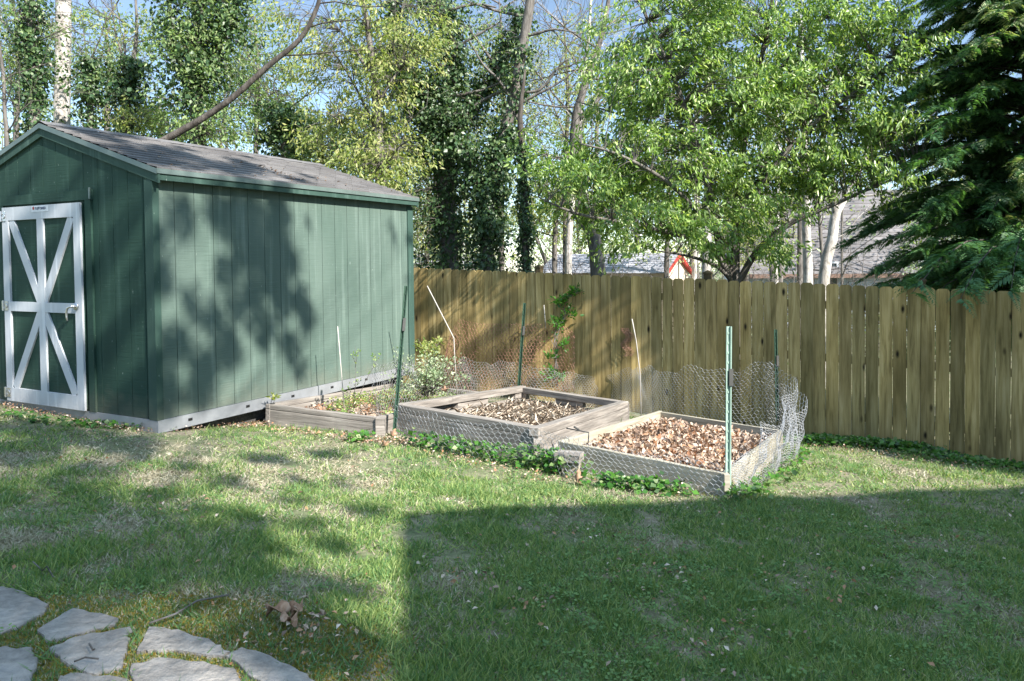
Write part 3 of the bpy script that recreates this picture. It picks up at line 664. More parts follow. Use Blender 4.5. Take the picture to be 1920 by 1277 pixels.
# fills
def fill(B, depth, m, name, lab, par=None, s=.93, bumpy=.02):
    c = ctr(B); n = 14; mb = MB(); vs = []
    for j in range(n+1):
        for i in range(n+1):
            u, v = i/n, j/n; q = (B[0]*(1-u)+B[3]*u)*(1-v)+(B[1]*(1-u)+B[2]*u)*v; q = c+(q-c)*s
            vs.append(q+Vector((0, 0, -depth+bumpy*math.sin(i*1.9+j*1.1)+bumpy*math.cos(i*.7-j*2.3))))
    mb.add(vs, [(j*(n+1)+i, j*(n+1)+i+1, (j+1)*(n+1)+i+1, (j+1)*(n+1)+i) for j in range(n) for i in range(n)])
    return tag(mb.build(name, m, par, smooth=True), lab, 'soil', kind='stuff')
def inbed(B, n, s=.88):
    u = rng.uniform(size=n); v = rng.uniform(size=n); Bn = [np.array(tuple(q)) for q in B]; c = sum(Bn)/4
    q = (Bn[0]*(1-u[:, None])+Bn[3]*u[:, None])*(1-v[:, None])+(Bn[1]*(1-u[:, None])+Bn[2]*u[:, None])*v[:, None]
    return c+(q-c)*s
fill(BED3, .13, M['dirt'], 'bed_soil', 'soil under the dry leaves in the pale bed'); fill(BED2, .25, M['dirt'], 'bed_soil', 'brown soil in the two tier bed'); fill(BED1, .12, M['dirt'], 'bed_soil', 'soil in the low bed by the shed')
q = inbed(BED3, 5200); litter('dry_leaves', q[:, 0], q[:, 1], q[:, 2]-.12+rng.uniform(0, .07, len(q)), rng.uniform(.03, .075, len(q)), [M['dryleaf'], M['orangeleaf']], 'thick layer of dry brown leaves filling the pale bed', 'dry leaves', [.85, .15], .8, .55)
q = inbed(BED2, 900); litter('dry_leaves', q[:, 0], q[:, 1], q[:, 2]-.24+rng.uniform(0, .02, len(q)), rng.uniform(.02, .04, len(q)), M['dryleaf'], 'sparse dead leaves in the two tier bed', 'dry leaves', flat=.5)
q = inbed(BED2, 4200, .86); litter('dead_stalks', q[:, 0], q[:, 1], q[:, 2]-.22+rng.uniform(0, .07, len(q)), rng.uniform(.05, .15, len(q)), M['stalk'], 'pale dead stalks and straw tangled in the two tier bed', 'straw', flat=.6, width=.028)
q = inbed(BED1, 1500); litter('dry_leaves', q[:, 0], q[:, 1], q[:, 2]-.10+rng.uniform(0, .03, len(q)), rng.uniform(.03, .06, len(q)), [M['dryleaf'], M['orangeleaf']], 'brown leaves under the seedlings in the low bed', 'dry leaves', [.7, .3])
q = inbed(BED1, 2600); k = pnoise(q[:, 0], q[:, 1], 5, 4)+(q[:, 1]-7.6)*.9 > .1; q = q[k]
litter('clover_patch', q[:, 0], q[:, 1], q[:, 2]-.09+rng.uniform(0, .08, len(q)), rng.uniform(.02, .04, len(q)), [M['cherry'], M['spring']], 'low clover patch growing in the bed by the shed', 'clover', [.6, .4], .5, .8)
# ============================================================ WIRE NETTING AND STAKES
def hexwire(name, fn, W, H, m, lab, hexw=.05, rad=.0015, jit=.05, hole=None, group=None):
    """fn(s,t) -> point; s in 0..W metres along, t in 0..H up"""
    a = hexw; edges = {}; pts = {}
    hx, hz = a*.56, a*.5       # flattened hexagon net
    def node(i, j, k): return (i, j, k)
    nx = int(W/(a*.866)); nz = int(H/(a*.75)); mb = []; P = []
    def pos(i, j, side):       # pointy-top hexagons: vertical twists between rows
        x = (i+.5*(j % 2))*a*.95; z = j*a*.72+(a*.36 if side else 0); return x, z
    for j in range(nz):
        for i in range(nx+1):
            b0 = pos(i, j, 0); t0 = pos(i, j, 1)
            mb.append((b0, t0))
            # from the top of this twist to the bottoms of two twists above
            for di in ((0, -1) if j % 2 == 0 else (0, 1)):
                x2 = (i+di+.5*((j+1) % 2))*a*.95; z2 = (j+1)*a*.72; mb.append((t0, (x2, z2)))
    cache = {}
    def J(p):
        k = (round(p[0], 4), round(p[1], 4))
        if k not in cache:
            x = min(max(p[0]+random.uniform(-jit, jit)*a, 0), W); z = min(max(p[1]+random.uniform(-jit, jit)*a, 0), H)
            cache[k] = Vector(fn(x, z))+Vector([random.gauss(0, a*.03) for _ in range(3)])
        return cache[k]
    vs = []; fs = []
    for p, q in mb:
        if p[0] > W+1e-3 or q[0] > W+1e-3 or p[0] < -1e-3 or q[0] < -1e-3: continue
        if hole and hole(p[0], p[1]): continue
        A, B = J(p), J(q); d = B-A
        if d.length < 1e-4: continue
        d.normalize(); u = d.orthogonal().normalized(); v = d.cross(u); n = len(vs); r_ = rad*(1.5 if abs(p[0]-q[0]) < 1e-6 else 1)
        for C in (A, B):
            for k in range(3):
                an = 2.094*k; vs.append(C+(u*math.cos(an)+v*math.sin(an))*r_)
        for k in range(3): fs.append((n+k, n+(k+1) % 3, n+3+(k+1) % 3, n+3+k))
    b = MB(); b.add(vs, fs); return tag(b.build(name, m), lab, 'wire netting', group)
def polyline(P, crump=0, seed=1):
    L = [0]
    for a, b2 in zip(P[:-1], P[1:]): L.append(L[-1]+(Vector(b2)-Vector(a)).length)
    def f(s):
        s = min(max(s, 0), L[-1]-1e-6)
        for i in range(len(L)-1):
            if s <= L[i+1]: return Vector(P[i]).lerp(Vector(P[i+1]), (s-L[i])/(L[i+1]-L[i])), i+(s-L[i])/(L[i+1]-L[i])
        return Vector(P[-1]), len(L)-1
    return f, L[-1]
def smoothpath(P, n=4):
    P = [Vector(p) for p in P]
    for _ in range(2):
        Q = [P[0]]
        for a, b2 in zip(P[:-1], P[1:]): Q += [a.lerp(b2, .25), a.lerp(b2, .75)]
        P = Q+[P[-1]]
    return P
def net(name, foot, heights, m, lab, crump=.02, lean=(0, 0), hexw=.05, rad=.0015, f2=3.1, group='chicken wire around the beds', base=0):
    foot = [Vector((p.x, p.y, hh)) for p, hh in zip(foot, heights)]      # carry height in z while smoothing
    S = smoothpath(foot); f, W = polyline([Vector((p.x, p.y, 0)) for p in S]); Hs = [p.z for p in S]; Hm = max(Hs)
    def fn(s, t):
        p, i = f(s); k = int(min(i, len(Hs)-2)); h = Hs[k]*(1-(i-k))+Hs[k+1]*(i-k); h *= 1+.04*math.sin(s*7)+.03*math.sin(s*17)
        q = t/Hm; z = gz(p.x, p.y)+base+q*h
        c = crump*(.2+.7*q)
        off = Vector((math.sin(s*f2*2.1+q*5)+.6*math.sin(s*11+q*9), math.cos(s*f2*1.7-q*4)+.6*math.sin(s*13-q*11), .5*math.sin(s*9+q*3)))*c
        return Vector((p.x+lean[0]*q*h, p.y+lean[1]*q*h, z))+off
    return hexwire(name, fn, W, Hm, m, lab, hexw, rad, group=group)
b3 = BED3; b3r = b3[3]; b3b = b3[2]
out = Vector((.10, .12, 0))
net('chicken_wire', [gp(1128, 765), gp(1180, 775), b3b+Vector((.02, .12, 0)), b3b.lerp(b3r, .5)+Vector((.10, .16, 0)), b3r+Vector((.02, .30, 0))], [.42, .66, .70, .80, .95], M['galv'],
    'tall silver chicken wire standing along the back of the leaf filled bed', .025, (.02, .03))
net('chicken_wire', [b3r+Vector((-.06, .32, 0)), b3r+Vector((.10, .14, 0)), b3r+Vector((.10, -.12, 0)), b3r.lerp(b3[0], .55)+Vector((.12, -.06, 0)), b3[0]+Vector((.07, -.0, 0))], [.92, .92, .72, .42, .27], M['galv'],
    'crumpled bright chicken wire sagging round the right side of the leaf filled bed', .05, (-.02, .02))
net('chicken_wire', [b3r+Vector((.02, .28, 0)), b3r+Vector((.15, .06, 0)), b3r+Vector((.10, -.25, 0)), b3r.lerp(b3[0], .5)+Vector((.10, -.1, 0))], [.70, .75, .5, .30], M['galv'],
    'second loose fold of chicken wire bunched at the right corner of the leaf filled bed', .06, (.02, -.02))
net('chicken_wire', [gp(742, 828), gp(875, 862), BED2[0]+Vector((.02, -.13, 0)), gp(1072, 900), BED3[1].lerp(BED3[0], .4)+Vector((-.05, -.10, 0)), BED3[0]+Vector((-.03, -.07, 0))], [.36, .34, .36, .34, .30, .30], M['galv'],
    'low chicken wire running across the front faces of the middle and pale beds', .018, (0, .05))
net('chicken_wire', [BED2[1]+Vector((-.22, .1, 0)), BED2[1]+Vector((-.10, .55, 0)), BED2[2]+Vector((-.15, .22, 0)), BED2[2]+Vector((.3, .0, 0)), gp(1135, 765)], [.66, .70, .62, .58, .42], M['galv'],
    'gray chicken wire strung behind the two tier bed in front of the fence', .03, (-.02, .05))
# rusty net leaning against the fence
topx = [(838, 650), (846, 612), (862, 591), (900, 600), (960, 600), (1010, 600), (1060, 606), (1072, 612), (1080, 630)]
def rust(s, t, W=2.2, H=1.0):
    k = s/W; x = 838+240*k; ty = np.interp(x, [a for a, b2 in topx], [b2 for a, b2 in topx]); by = 735; q = t/H
    p = on_fence(x-14*(1-q)*(x < 900), by+(ty-by)*q, .10+.32*(1-q)+.05*math.sin(s*5+q*4)+.03*math.sin(s*13-q*8)); return p
hexwire('rusty_chicken_wire', rust, 2.2, 1.0, M['rustwire'], 'rusty red brown chicken wire leaning against the fence left of the vine', .060, .0024)
for (x0, x1, y0, y1) in ((1168, 1184, 612, 668),):
    def tuft(s, t): return on_fence(x0+(x1-x0)*s/.3+5*math.sin(t*30), y1+(y0-y1)*t/.4, .05+.02*math.sin(s*30+t*20))
    hexwire('rusty_chicken_wire', tuft, .3, .4, M['rustwire'], 'small scrap of rusty wire hanging on the fence right of the vine', .035, .0016)

def stake(name, foot, top, Yf, r_, m, lab, mid=None, grp='stakes and rods in the beds', kind='rod', dY=0):
    """foot, top: traced pixels; Yf distance of the foot"""
    A = at(*foot, Yf); B = at(*top, Yf+dY); mb = MB(); A2 = A.copy(); A2 += (A-B).normalized()*.12
    if kind == 'rod':
        pts = [A2]+([at(*q, Yf+dY*.5) for q in mid] if mid else [])+[B]; mb.tube(pts, r_, 6); return tag(mb.build(name, m, smooth=True), lab, 'stake', grp)
    d = (B-A2); L = d.length; Z = d.normalized(); X = Vector((1, .25, 0)); X = (X-Z*X.dot(Z)).normalized(); Y = Z.cross(X)
    Tm = Matrix((X, Y, Z)).transposed().to_4x4(); Tm.translation = A2; wv = r_
    mb.box((-wv, -.0015, 0), (wv, .0015, L), 0, Tm); mb.box((-wv-.002, -.016, 0), (-wv+.001, .0014, L), 0, Tm); mb.box((wv-.001, -.016, 0), (wv+.002, .0014, L), 0, Tm)
    mb.box((-wv-.008, -.018, 0), (-wv-.0022, -.015, L), 0, Tm); mb.box((wv+.0022, -.018, 0), (wv+.008, -.015, L), 0, Tm)
    for k in range(int(L/.07)): mb.box((-.004, -.008, .05+k*.07), (.004, -.0016, .065+k*.07), 0, Tm)
    o = tag(mb.build(name, m), lab, 'fence post', grp)
    c = MB(); c.box((-.004, -.030, L-.42), (wv+.014, -.0185, L-.30), 0, Tm); c.build('wire_clip', M['darkrod'], o); return o
f3 = gp(1364, 938).y
stake('metal_garden_post', (1363, 938), (1365, 612), f3, .013, M['postpale'], 'pale green metal post at the front corner of the leaf filled bed', grp='metal garden posts', kind='u')
stake('metal_garden_post', (1456, 770), (1453, 618), gp(1456, 825).y+.25, .012, M['postgreen'], 'dark green metal post rising from the wire behind the leaf filled bed', grp='metal garden posts', kind='u')
stake('metal_garden_post', (971, 740), (983, 568), BED2[2].y+.14, .012, M['postgreen'], 'leaning dark green metal post behind the back corner of the two tier bed', grp='metal garden posts', kind='u', dY=-.05)
stake('metal_garden_post', (738, 822), (761, 536), gp(738, 822).y, .009, M['postgreen'], 'tall thin dark green post at the left corner of the two tier bed, beside shed', grp='metal garden posts', kind='u', dY=.12)
stake('garden_stake', (767, 668), (765, 548), gp(750, 740).y+.5, .006, M['darkrod'], 'dark thin rod standing by the far corner of the shed')
stake('garden_stake', (853, 735), (801, 536), 8.6, .006, M['rod'], 'pale bent rod with its top leaning left, in front of the rusty wire', mid=[(852, 660), (851, 634)])
stake('garden_stake', (1201, 778), (1185, 598), BED3[2].y-.08, .006, M['rod'], 'pale bowed rod at the back corner of the leaf filled bed', mid=[(1200, 700), (1193, 640)])
stake('garden_stake', (646, 770), (633, 612), gp(646, 790).y, .005, M['rod'], 'thin rod with bleached tip standing among the seedlings in the low bed')
stake('garden_stake', (1022, 600), (1020, 572), on_fence(1020, 600).y-.2, .006, M['rod'], 'short pale rod tip showing beside the climbing vine')
# bent iron staple and timber offcut
mb = MB(); Yb = BED3[1].y-.02; mb.tube([at(1062, 803, Yb+.1), at(1104, 811, Yb+.02), at(1102, 846, Yb-.05)], .006, 6); mb.tube([at(1076, 800, Yb+.08), at(1086, 806, Yb+.08)], .009, 6)
tag(mb.build('bent_iron_rod', M['darkrod'], smooth=True), 'dark bent iron rod hooked over the left corner of the pale bed', 'rod')
a = gp(1063, 892); X = Vector((.93, -.36, 0)); Yv = Vector((.36, .93, 0))
mb = MB(); Tm = Matrix((X, Yv, Vector((0, 0, 1)))).transposed().to_4x4(); Tm.translation = Vector((a.x, a.y, a.z)); mb.box((-.105, .0, .10), (.10, .14, .165), 0, Tm)
offc = mb.build('timber_offcut', M['graywood'], bevel=.004); tag(offc, 'short gray timber block jutting out before the pale bed on brown legs', 'timber block')
mb = MB(); mb.box((-.05, .03, -.03), (.085, .12, .099), 0, Tm); mb.build('stub_post', M['palewood'], offc)
for k, (px, py, s, lab) in enumerate([(1082, 905, .06, 'orange brown dead leaf caught upright under the timber block'), (737, 822, .06, 'large orange dead leaf hanging at the foot of the tall thin green post'), (722, 838, .045, 'crumpled orange leaf low beside the end of the low gray bed'), (858, 722, .05, 'tan dead leaf resting on the left rim of the two tier bed')]):
    c = gp(px, py) if k != 3 else BED2[1].lerp(BED2[2], .32)+Vector((0, 0, .05)); mb = MB(); n = 22; vs = [(0, 0, .0)]
    for i in range(n):
        an = 2*math.pi*i/n; r_ = s*(.5+.5*abs(math.cos(an*2.5)))*(1+.25*math.cos(an)); vs.append((.6*r_*math.sin(an), .02*math.sin(an*3)+.03*abs(math.sin(an)), r_*math.cos(an)))
    mb.add(vs, [(0, i+1, (i+1) % n+1) for i in range(n)]); o = mb.build('dead_leaf', M['bigleaf'], smooth=True); o.location = c+Vector((0, -.05, s*.6)); o.rotation_euler = (.3*k-.3, .4*k, .3*k-.4); o.modifiers.new('thick', 'SOLIDIFY').thickness = .0012
    tag(o, lab, 'leaf', 'large dead leaves at the beds')

# ============================================================ SMALL PLANTS
def plant(name, lab, cat, stems, leafm, leafn, size, grp=None, stemr=.004, spread=.05, stemmat=None):
    """stems: list of polylines in world space; leaves sit along the upper part"""
    base = stems[0][0]; e = empty(name, tuple(base), lab, cat, grp); bpy.context.view_layer.update(); mb = MB(); LP = []; LD = []
    for P in stems:
        P = [Vector(p) for p in P]; mb.tube(P, [stemr*(1-.6*i/(len(P)-1)) for i in range(len(P))], 5)
        for k in range(leafn):
            t = random.uniform(.25, 1)**.7*(len(P)-1); i = min(int(t), len(P)-2); q = P[i].lerp(P[i+1], t-i)
            d = Vector((random.gauss(0, 1), random.gauss(0, 1), random.gauss(.5, .6))).normalized(); LP.append(tuple(q+d*random.uniform(0, spread))); LD.append(tuple(d))
    mb.build('stem', stemmat or M['bark'], e, smooth=True)
    V = leaf_array(np.array(LP), np.array(LD), rng.uniform(.6, 1.2, len(LP))*size, .5, .25); big_mesh('leaves', V, 4, leafm, None, e); return e
Y1 = gp(665, 800).y
plant('seedling', 'upright seedling with a leafy tip, tallest in the low bed', 'seedling', [[at(663, 765, Y1), at(667, 710, Y1), at(666, 650, Y1)], [at(666, 690, Y1), at(670, 665, Y1), at(676, 655, Y1)], [at(666, 680, Y1), at(661, 668, Y1), at(662, 662, Y1)]], M['cherry'], 9, .03, 'seedlings in the low bed', .003, .01)
plant('seedling', 'slanting seedling forking right towards the green post in the low bed', 'seedling', [[at(664, 765, Y1+.1), at(685, 715, Y1+.1), at(705, 680, Y1+.1), at(716, 664, Y1+.1)], [at(700, 690, Y1+.1), at(702, 672, Y1+.1), at(700, 666, Y1+.1)]], M['cherry'], 12, .035, 'seedlings in the low bed', .003, .01)
plant('seedling', 'small bushy seedling low at the foot of the thin rod in the low bed', 'seedling', [[at(655, 768, Y1+.05), at(650, 740, Y1+.05), at(640, 735, Y1+.05)], [at(655, 768, Y1), at(668, 720, Y1), at(676, 714, Y1)], [at(655, 768, Y1), at(656, 735, Y1), at(657, 716, Y1)]], M['midleaf'], 12, .035, 'seedlings in the low bed', .003, .02)
Y1b = gp(715, 800).y+.6
plant('seedling', 'gray budded twig in the low bed against the shed skirt', 'seedling', [[at(722, 730, Y1b), at(720, 710, Y1b), at(717, 685, Y1b)], [at(736, 735, Y1b), at(732, 712, Y1b), at(734, 695, Y1b)]], M['sage'], 9, .035, 'seedlings in the low bed', .003, .015)
plant('grass_tuft', 'lone bright green tuft poking up at the left corner of the low bed', 'tuft', [[at(508, 758, 7.25), at(509, 748, 7.25), at(511, 738, 7.25)], [at(512, 758, 7.25), at(515, 750, 7.25), at(517, 746, 7.25)]], M['spring'], 8, .06, None, .003, .01)
# gray green shrub
st = []
bc = at(800, 742, 8.1)
for k in range(46):
    a = random.uniform(0, 6.28); tip = at(random.gauss(798, 30), random.gauss(694, 19), 8.1+random.gauss(0, .22)); st.append([bc+Vector((random.gauss(0, .06), random.gauss(0, .06), 0)), bc.lerp(tip, .5)+Vector((random.gauss(0, .05), random.gauss(0, .05), .03)), tip])
plant('shrub', 'dense pale gray green shrub between the shed and the two tier bed', 'shrub', st, M['sage'], 42, .034, 'shrubs', .004, .09)
st = []; bc = at(808, 690, 8.9)
for k in range(12): tip = at(random.uniform(775, 835), random.uniform(632, 648), 8.9+random.gauss(0, .1)); st.append([bc, bc.lerp(tip, .5), tip])
plant('shrub', 'yellow green leafy shrub top showing behind the gray green one at shed corner', 'shrub', st, M['spring'], 22, .05, 'shrubs', .003, .05)
for k, (px, py, nb, lab) in enumerate([(1152, 792, 44, 'bright grass tuft on the right side of the two tier bed'), (1170, 785, 0, '')]):
    if not nb: continue
    c = at(px, py, BED2[3].y-.25); mb = MB()
    for i in range(nb):
        a = random.uniform(0, 6.28); h = random.uniform(.08, .2); d = Vector((math.cos(a), math.sin(a), 0)); s = Vector((-d.y, d.x, 0))*.004; p = c+Vector((random.gauss(0, .035), random.gauss(0, .03), -.04))
        mb.add([p-s, p+s, p+d*h*.3+Vector((0, 0, h*.7))+s*.6, p+d*h*.3+Vector((0, 0, h*.7))-s*.6, p+d*h*.7+Vector((0, 0, h))], [(0, 1, 2, 3), (3, 2, 4)])
    tag(mb.build('grass_tuft', M['cherry']), lab, 'tuft', 'grass tufts')
# climbing vine on the fence
vp = [(1036, 728), (1040, 690), (1046, 655), (1040, 640), (1052, 610), (1060, 590), (1056, 570), (1070, 555), (1082, 546)]
st = [[on_fence(x+random.uniform(-5, 5)*j, y, .06+.02*(i % 2)+.42*max(0, (y-580)/150)) for i, (x, y) in enumerate(vp)] for j in range(4)]
for (x, y), (dx, dy) in zip([(1040, 690), (1046, 655), (1052, 610), (1060, 590), (1056, 575), (1070, 555), (1040, 700), (1044, 670)], [(-14, 12), (14, -8), (-14, -4), (16, 2), (-10, -10), (8, -8), (10, 12), (-16, 2)]): vo = .42*max(0, (y-580)/150); st.append([on_fence(x, y, .06+vo), on_fence(x+dx*.5, y+dy*.5, .1+vo), on_fence(x+dx, y+dy, .12+vo)])
plant('climbing_vine', 'fresh green vine climbing the fence in the middle of the yard', 'vine', [s_ for s_ in st], M['vine'], 42, .065, None, .005, .10)
# violet in the ivy
c = gp(920, 862); mb = MB()
for k in range(5):
    a = k*1.256; mb.add([Vector((0, 0, 0)), Vector((.008*math.cos(a-.5), -.004, .008*math.sin(a-.5))), Vector((.014*math.cos(a), -.006, .014*math.sin(a))), Vector((.008*math.cos(a+.5), -.004, .008*math.sin(a+.5)))], [(0, 1, 2, 3)])
mb.tube([Vector((0, 0, 0)), Vector((0, .01, -.06))], .001, 4)
o = mb.build('violet_flower', M['violet']); o.location = (c.x, c.y, gh(c.x, c.y)+.10); tag(o, 'single violet blue flower in the ivy before the two tier bed', 'flower')

# ============================================================ NEIGHBOURING BUILDINGS
def nshed():
    EL = at(1012, 509, 21.9); ER = at(1243, 516, 20.1); EL.z = ER.z = (EL.z+ER.z)/2; d = (ER-EL).normalized(); p = Vector((-d.y, d.x, 0)); w2 = 1.25
    ridge = at(1269, 474, 21.2).z; zg = gz(3, 22); L = (ER-EL).length
    e = empty('neighbour_shed', (EL+ER)/2, 'gray shingled neighbour shed with cream gable and red trim beyond the fence', 'shed'); bpy.context.view_layer.update()
    def q(u, v, z): return Vector((EL.x+d.x*u+p.x*v, EL.y+d.y*u+p.y*v, z))
    ze = EL.z; mb = MB(); i = .12
    for a, b2, z0, z1 in (((-.1, -.1), (L+.1, -.1), ze, ze),):
        pass
    N = 11
    for s in (0, 1):
        for k in range(N):
            v0 = w2*k/N*1.0; z0 = ze+(ridge-ze)*(k/N); v1 = w2*(k+1)/N; z1 = ze+(ridge-ze)*((k+1)/N); 
            if s: v0, v1 = 2*w2-v0, 2*w2-v1
            xs = frange(-.1, L+.1, .3)+[L+.1]
            for a, b2 in zip(xs[:-1], xs[1:]): mb.add([q(a+.004, v0, z0+.02), q(b2-.004, v0, z0+.02), q(b2-.004, v1, z1+.002), q(a+.004, v1, z1+.002), q(a+.004, v0, z0-.004), q(b2-.004, v0, z0-.004)], [(0, 1, 2, 3), (0, 4, 5, 1)])
    mb.build('roof', M['grayshingle'], e)
    mb = MB(); z = zg-.2
    mb.add([q(0, i, z), q(L, i, z), q(L, i, ze+.03), q(0, i, ze+.03), q(0, 2*w2-i, z), q(L, 2*w2-i, z), q(L, 2*w2-i, ze+.03), q(0, 2*w2-i, ze+.03), q(0, w2, ridge-.06), q(L, w2, ridge-.06)], [(0, 1, 2, 3), (5, 4, 7, 6), (1, 5, 6, 9, 2), (4, 0, 3, 8, 7)]); mb.build('wall', M['cream'], e)
    mb = MB()
    for s in (0, 1):
        v0 = 0 if s == 0 else 2*w2
        for dz in (-.10,): mb.add([q(L+.03, v0, ze+dz), q(L+.12, v0, ze+dz), q(L+.12, w2, ridge+dz), q(L+.03, w2, ridge+dz), q(L+.03, v0, ze+.0), q(L+.12, v0, ze+.0), q(L+.12, w2, ridge), q(L+.03, w2, ridge)], [(0, 1, 2, 3), (1, 5, 6, 2), (4, 7, 6, 5), (0, 3, 7, 4)])
    mb.box((0, 0, 0), (.01, .01, .01), 0, Matrix.Translation(q(L+.02, w2, ridge-.2)))
    mb.build('gable_trim', M['redtrim'], e)
nshed()
def house(name, lab, A, B, depth, zt, zr_, wallm, roofm, wins=(), hip=0, ov=.4, zb=-3.2, grp='houses beyond the fence'):
    """A,B: front wall feet (x,y)"""
    A = Vector((*A, 0)); B = Vector((*B, 0)); d = (B-A).normalized(); p = Vector((-d.y, d.x, 0)); L = (B-A).length
    e = empty(name, (A.x+d.x*L/2, A.y+d.y*L/2, zb), lab, 'house', grp); bpy.context.view_layer.update()
    q = lambda u, v, z: Vector((A.x+d.x*u+p.x*v, A.y+d.y*u+p.y*v, z)); h = depth/2
    mb = MB(); mb.add([q(0, 0, zb), q(L, 0, zb), q(L, 0, zt), q(0, 0, zt), q(0, depth, zb), q(L, depth, zb), q(L, depth, zt), q(0, depth, zt), q(0, h, zr_-.05), q(L, h, zr_-.05)], [(0, 1, 2, 3), (5, 4, 7, 6), (1, 5, 6, 9, 2), (4, 0, 3, 8, 7)]); mb.build('wall', wallm, e)
    sl = (zr_-zt)/h; mb = MB(); N = 22
    for s in (0, 1):
        for k in range(N):
            v0 = -ov+(h+ov)*k/N; v1 = -ov+(h+ov)*(k+1)/N; z0 = zt+sl*v0; z1 = zt+sl*v1
            V0, V1 = (v0, v1) if not s else (depth-v0, depth-v1)
            mb.add([q(-.3, V0, z0+.035), q(L+.3, V0, z0+.035), q(L+.3, V1, z1+.005), q(-.3, V1, z1+.005), q(-.3, V0, z0), q(L+.3, V0, z0)], [(0, 1, 2, 3), (0, 4, 5, 1)])
    mb.build('roof', roofm, e)
    mb = MB(); Tm = Matrix((d, p, Vector((0, 0, 1)))).transposed().to_4x4(); Tm.translation = A; mb.box((-.3, -ov-.1, zt-sl*ov-.14), (L+.3, -ov-.01, zt-sl*ov+.02), 0, Tm); mb.build('gutter', M['browntrim'], e)
    for (u, z, w_, h_) in wins:
        f = MB(); f.box((u-.08, -.05, z-.08), (u+w_+.08, -.0, z), 0, Tm); f.box((u-.08, -.05, z+h_), (u+w_+.08, -.0, z+h_+.08), 0, Tm); f.box((u-.08, -.05, z), (u, 0, z+h_), 0, Tm); f.box((u+w_, -.05, z), (u+w_+.08, 0, z+h_), 0, Tm); f.box((u, -.045, z+h_/2-.025), (u+w_, 0, z+h_/2+.025), 0, Tm)
        wf = f.build('window', M['white'], e); g = MB(); g.box((u, -.02, z), (u+w_, -.004, z+h_), 0, Tm); g.build('pane', M['glass'], wf)
    return e
A = at(1395, 500, 31); B = at(1800, 500, 29.5)
house('house', 'pale blue neighbour house with taupe shingle roof behind the pale trunks', (A.x, A.y), (B.x, B.y), 9, at(1550, 500, 30.5).z, at(1550, 360, 35).z, M['bluewall'], M['houseshingle'], [((at(1549, 500, 30.4)-A).x, at(1549, 545, 30.4).z, .45, 1.1), ((at(1690, 500, 30.4)-A).x, at(1549, 545, 30.4).z, .9, 1.1)])
A = at(700, 500, 42); B = at(838, 500, 42); house('house', 'distant pale gray house glimpsed low between shed corner and ivy trunk', (A.x, A.y), (B.x, B.y), 8, at(780, 492, 42).z, at(780, 455, 46).z, M['white'], M['grayshingle'], [(1.5, -1.6, .9, 1.1)])
A = at(862, 500, 48); B = at(905, 500, 48); house('house', 'tiny distant bluish house between the two big ivy trunks', (A.x, A.y), (B.x, B.y), 6, at(880, 496, 48).z, at(880, 482, 50).z, M['bluewall'], M['grayshingle'], [(.4, -1.2, .5, .8)])
# the photographed garden's own house (outside the frame, it throws the big lawn shadow)
KH = math.tan(SUN_EL)
def up_sun(p, z): q = p+SH*((z-p.z)/KH); return Vector((q.x, q.y, 0))
C1 = up_sun(gp(755, 965), 3.97); C2 = up_sun(gp(1920, 912), 3.97); Cb = up_sun(gp(740, 1277), 3.97); ew = (C2-C1).normalized(); C2 = C2+ew*1.5; C4 = C1+(Cb-C1)*3.2; C3 = C4+(C2-C1)
def main_house():
    e = empty('main_house', (8, -3, -1.6), 'large house of the garden standing just outside the photo on the right', 'house'); bpy.context.view_layer.update()
    mb = MB(); P = [C1, C2, C3, C4]; n = (sum(P, Vector())/4); I = [n+(p-n)*.93 for p in P]
    mb.add([Vector((p.x, p.y, -2.6)) for p in I]+[Vector((p.x, p.y, 3.85)) for p in I], [(0, 1, 5, 4), (1, 2, 6, 5), (2, 3, 7, 6), (3, 0, 4, 7)]); mb.build('wall', M['housewall'], e)
    mb = MB(); mb.poly([Vector((p.x, p.y, 3.97)) for p in P], .14); mb.add([Vector((p.x, p.y, 3.975)) for p in P]+[Vector((n.x, n.y, 5.2))], [(0, 1, 4), (1, 2, 4), (2, 3, 4), (3, 0, 4)]); mb.build('roof', M['shingle'], e)
main_house()
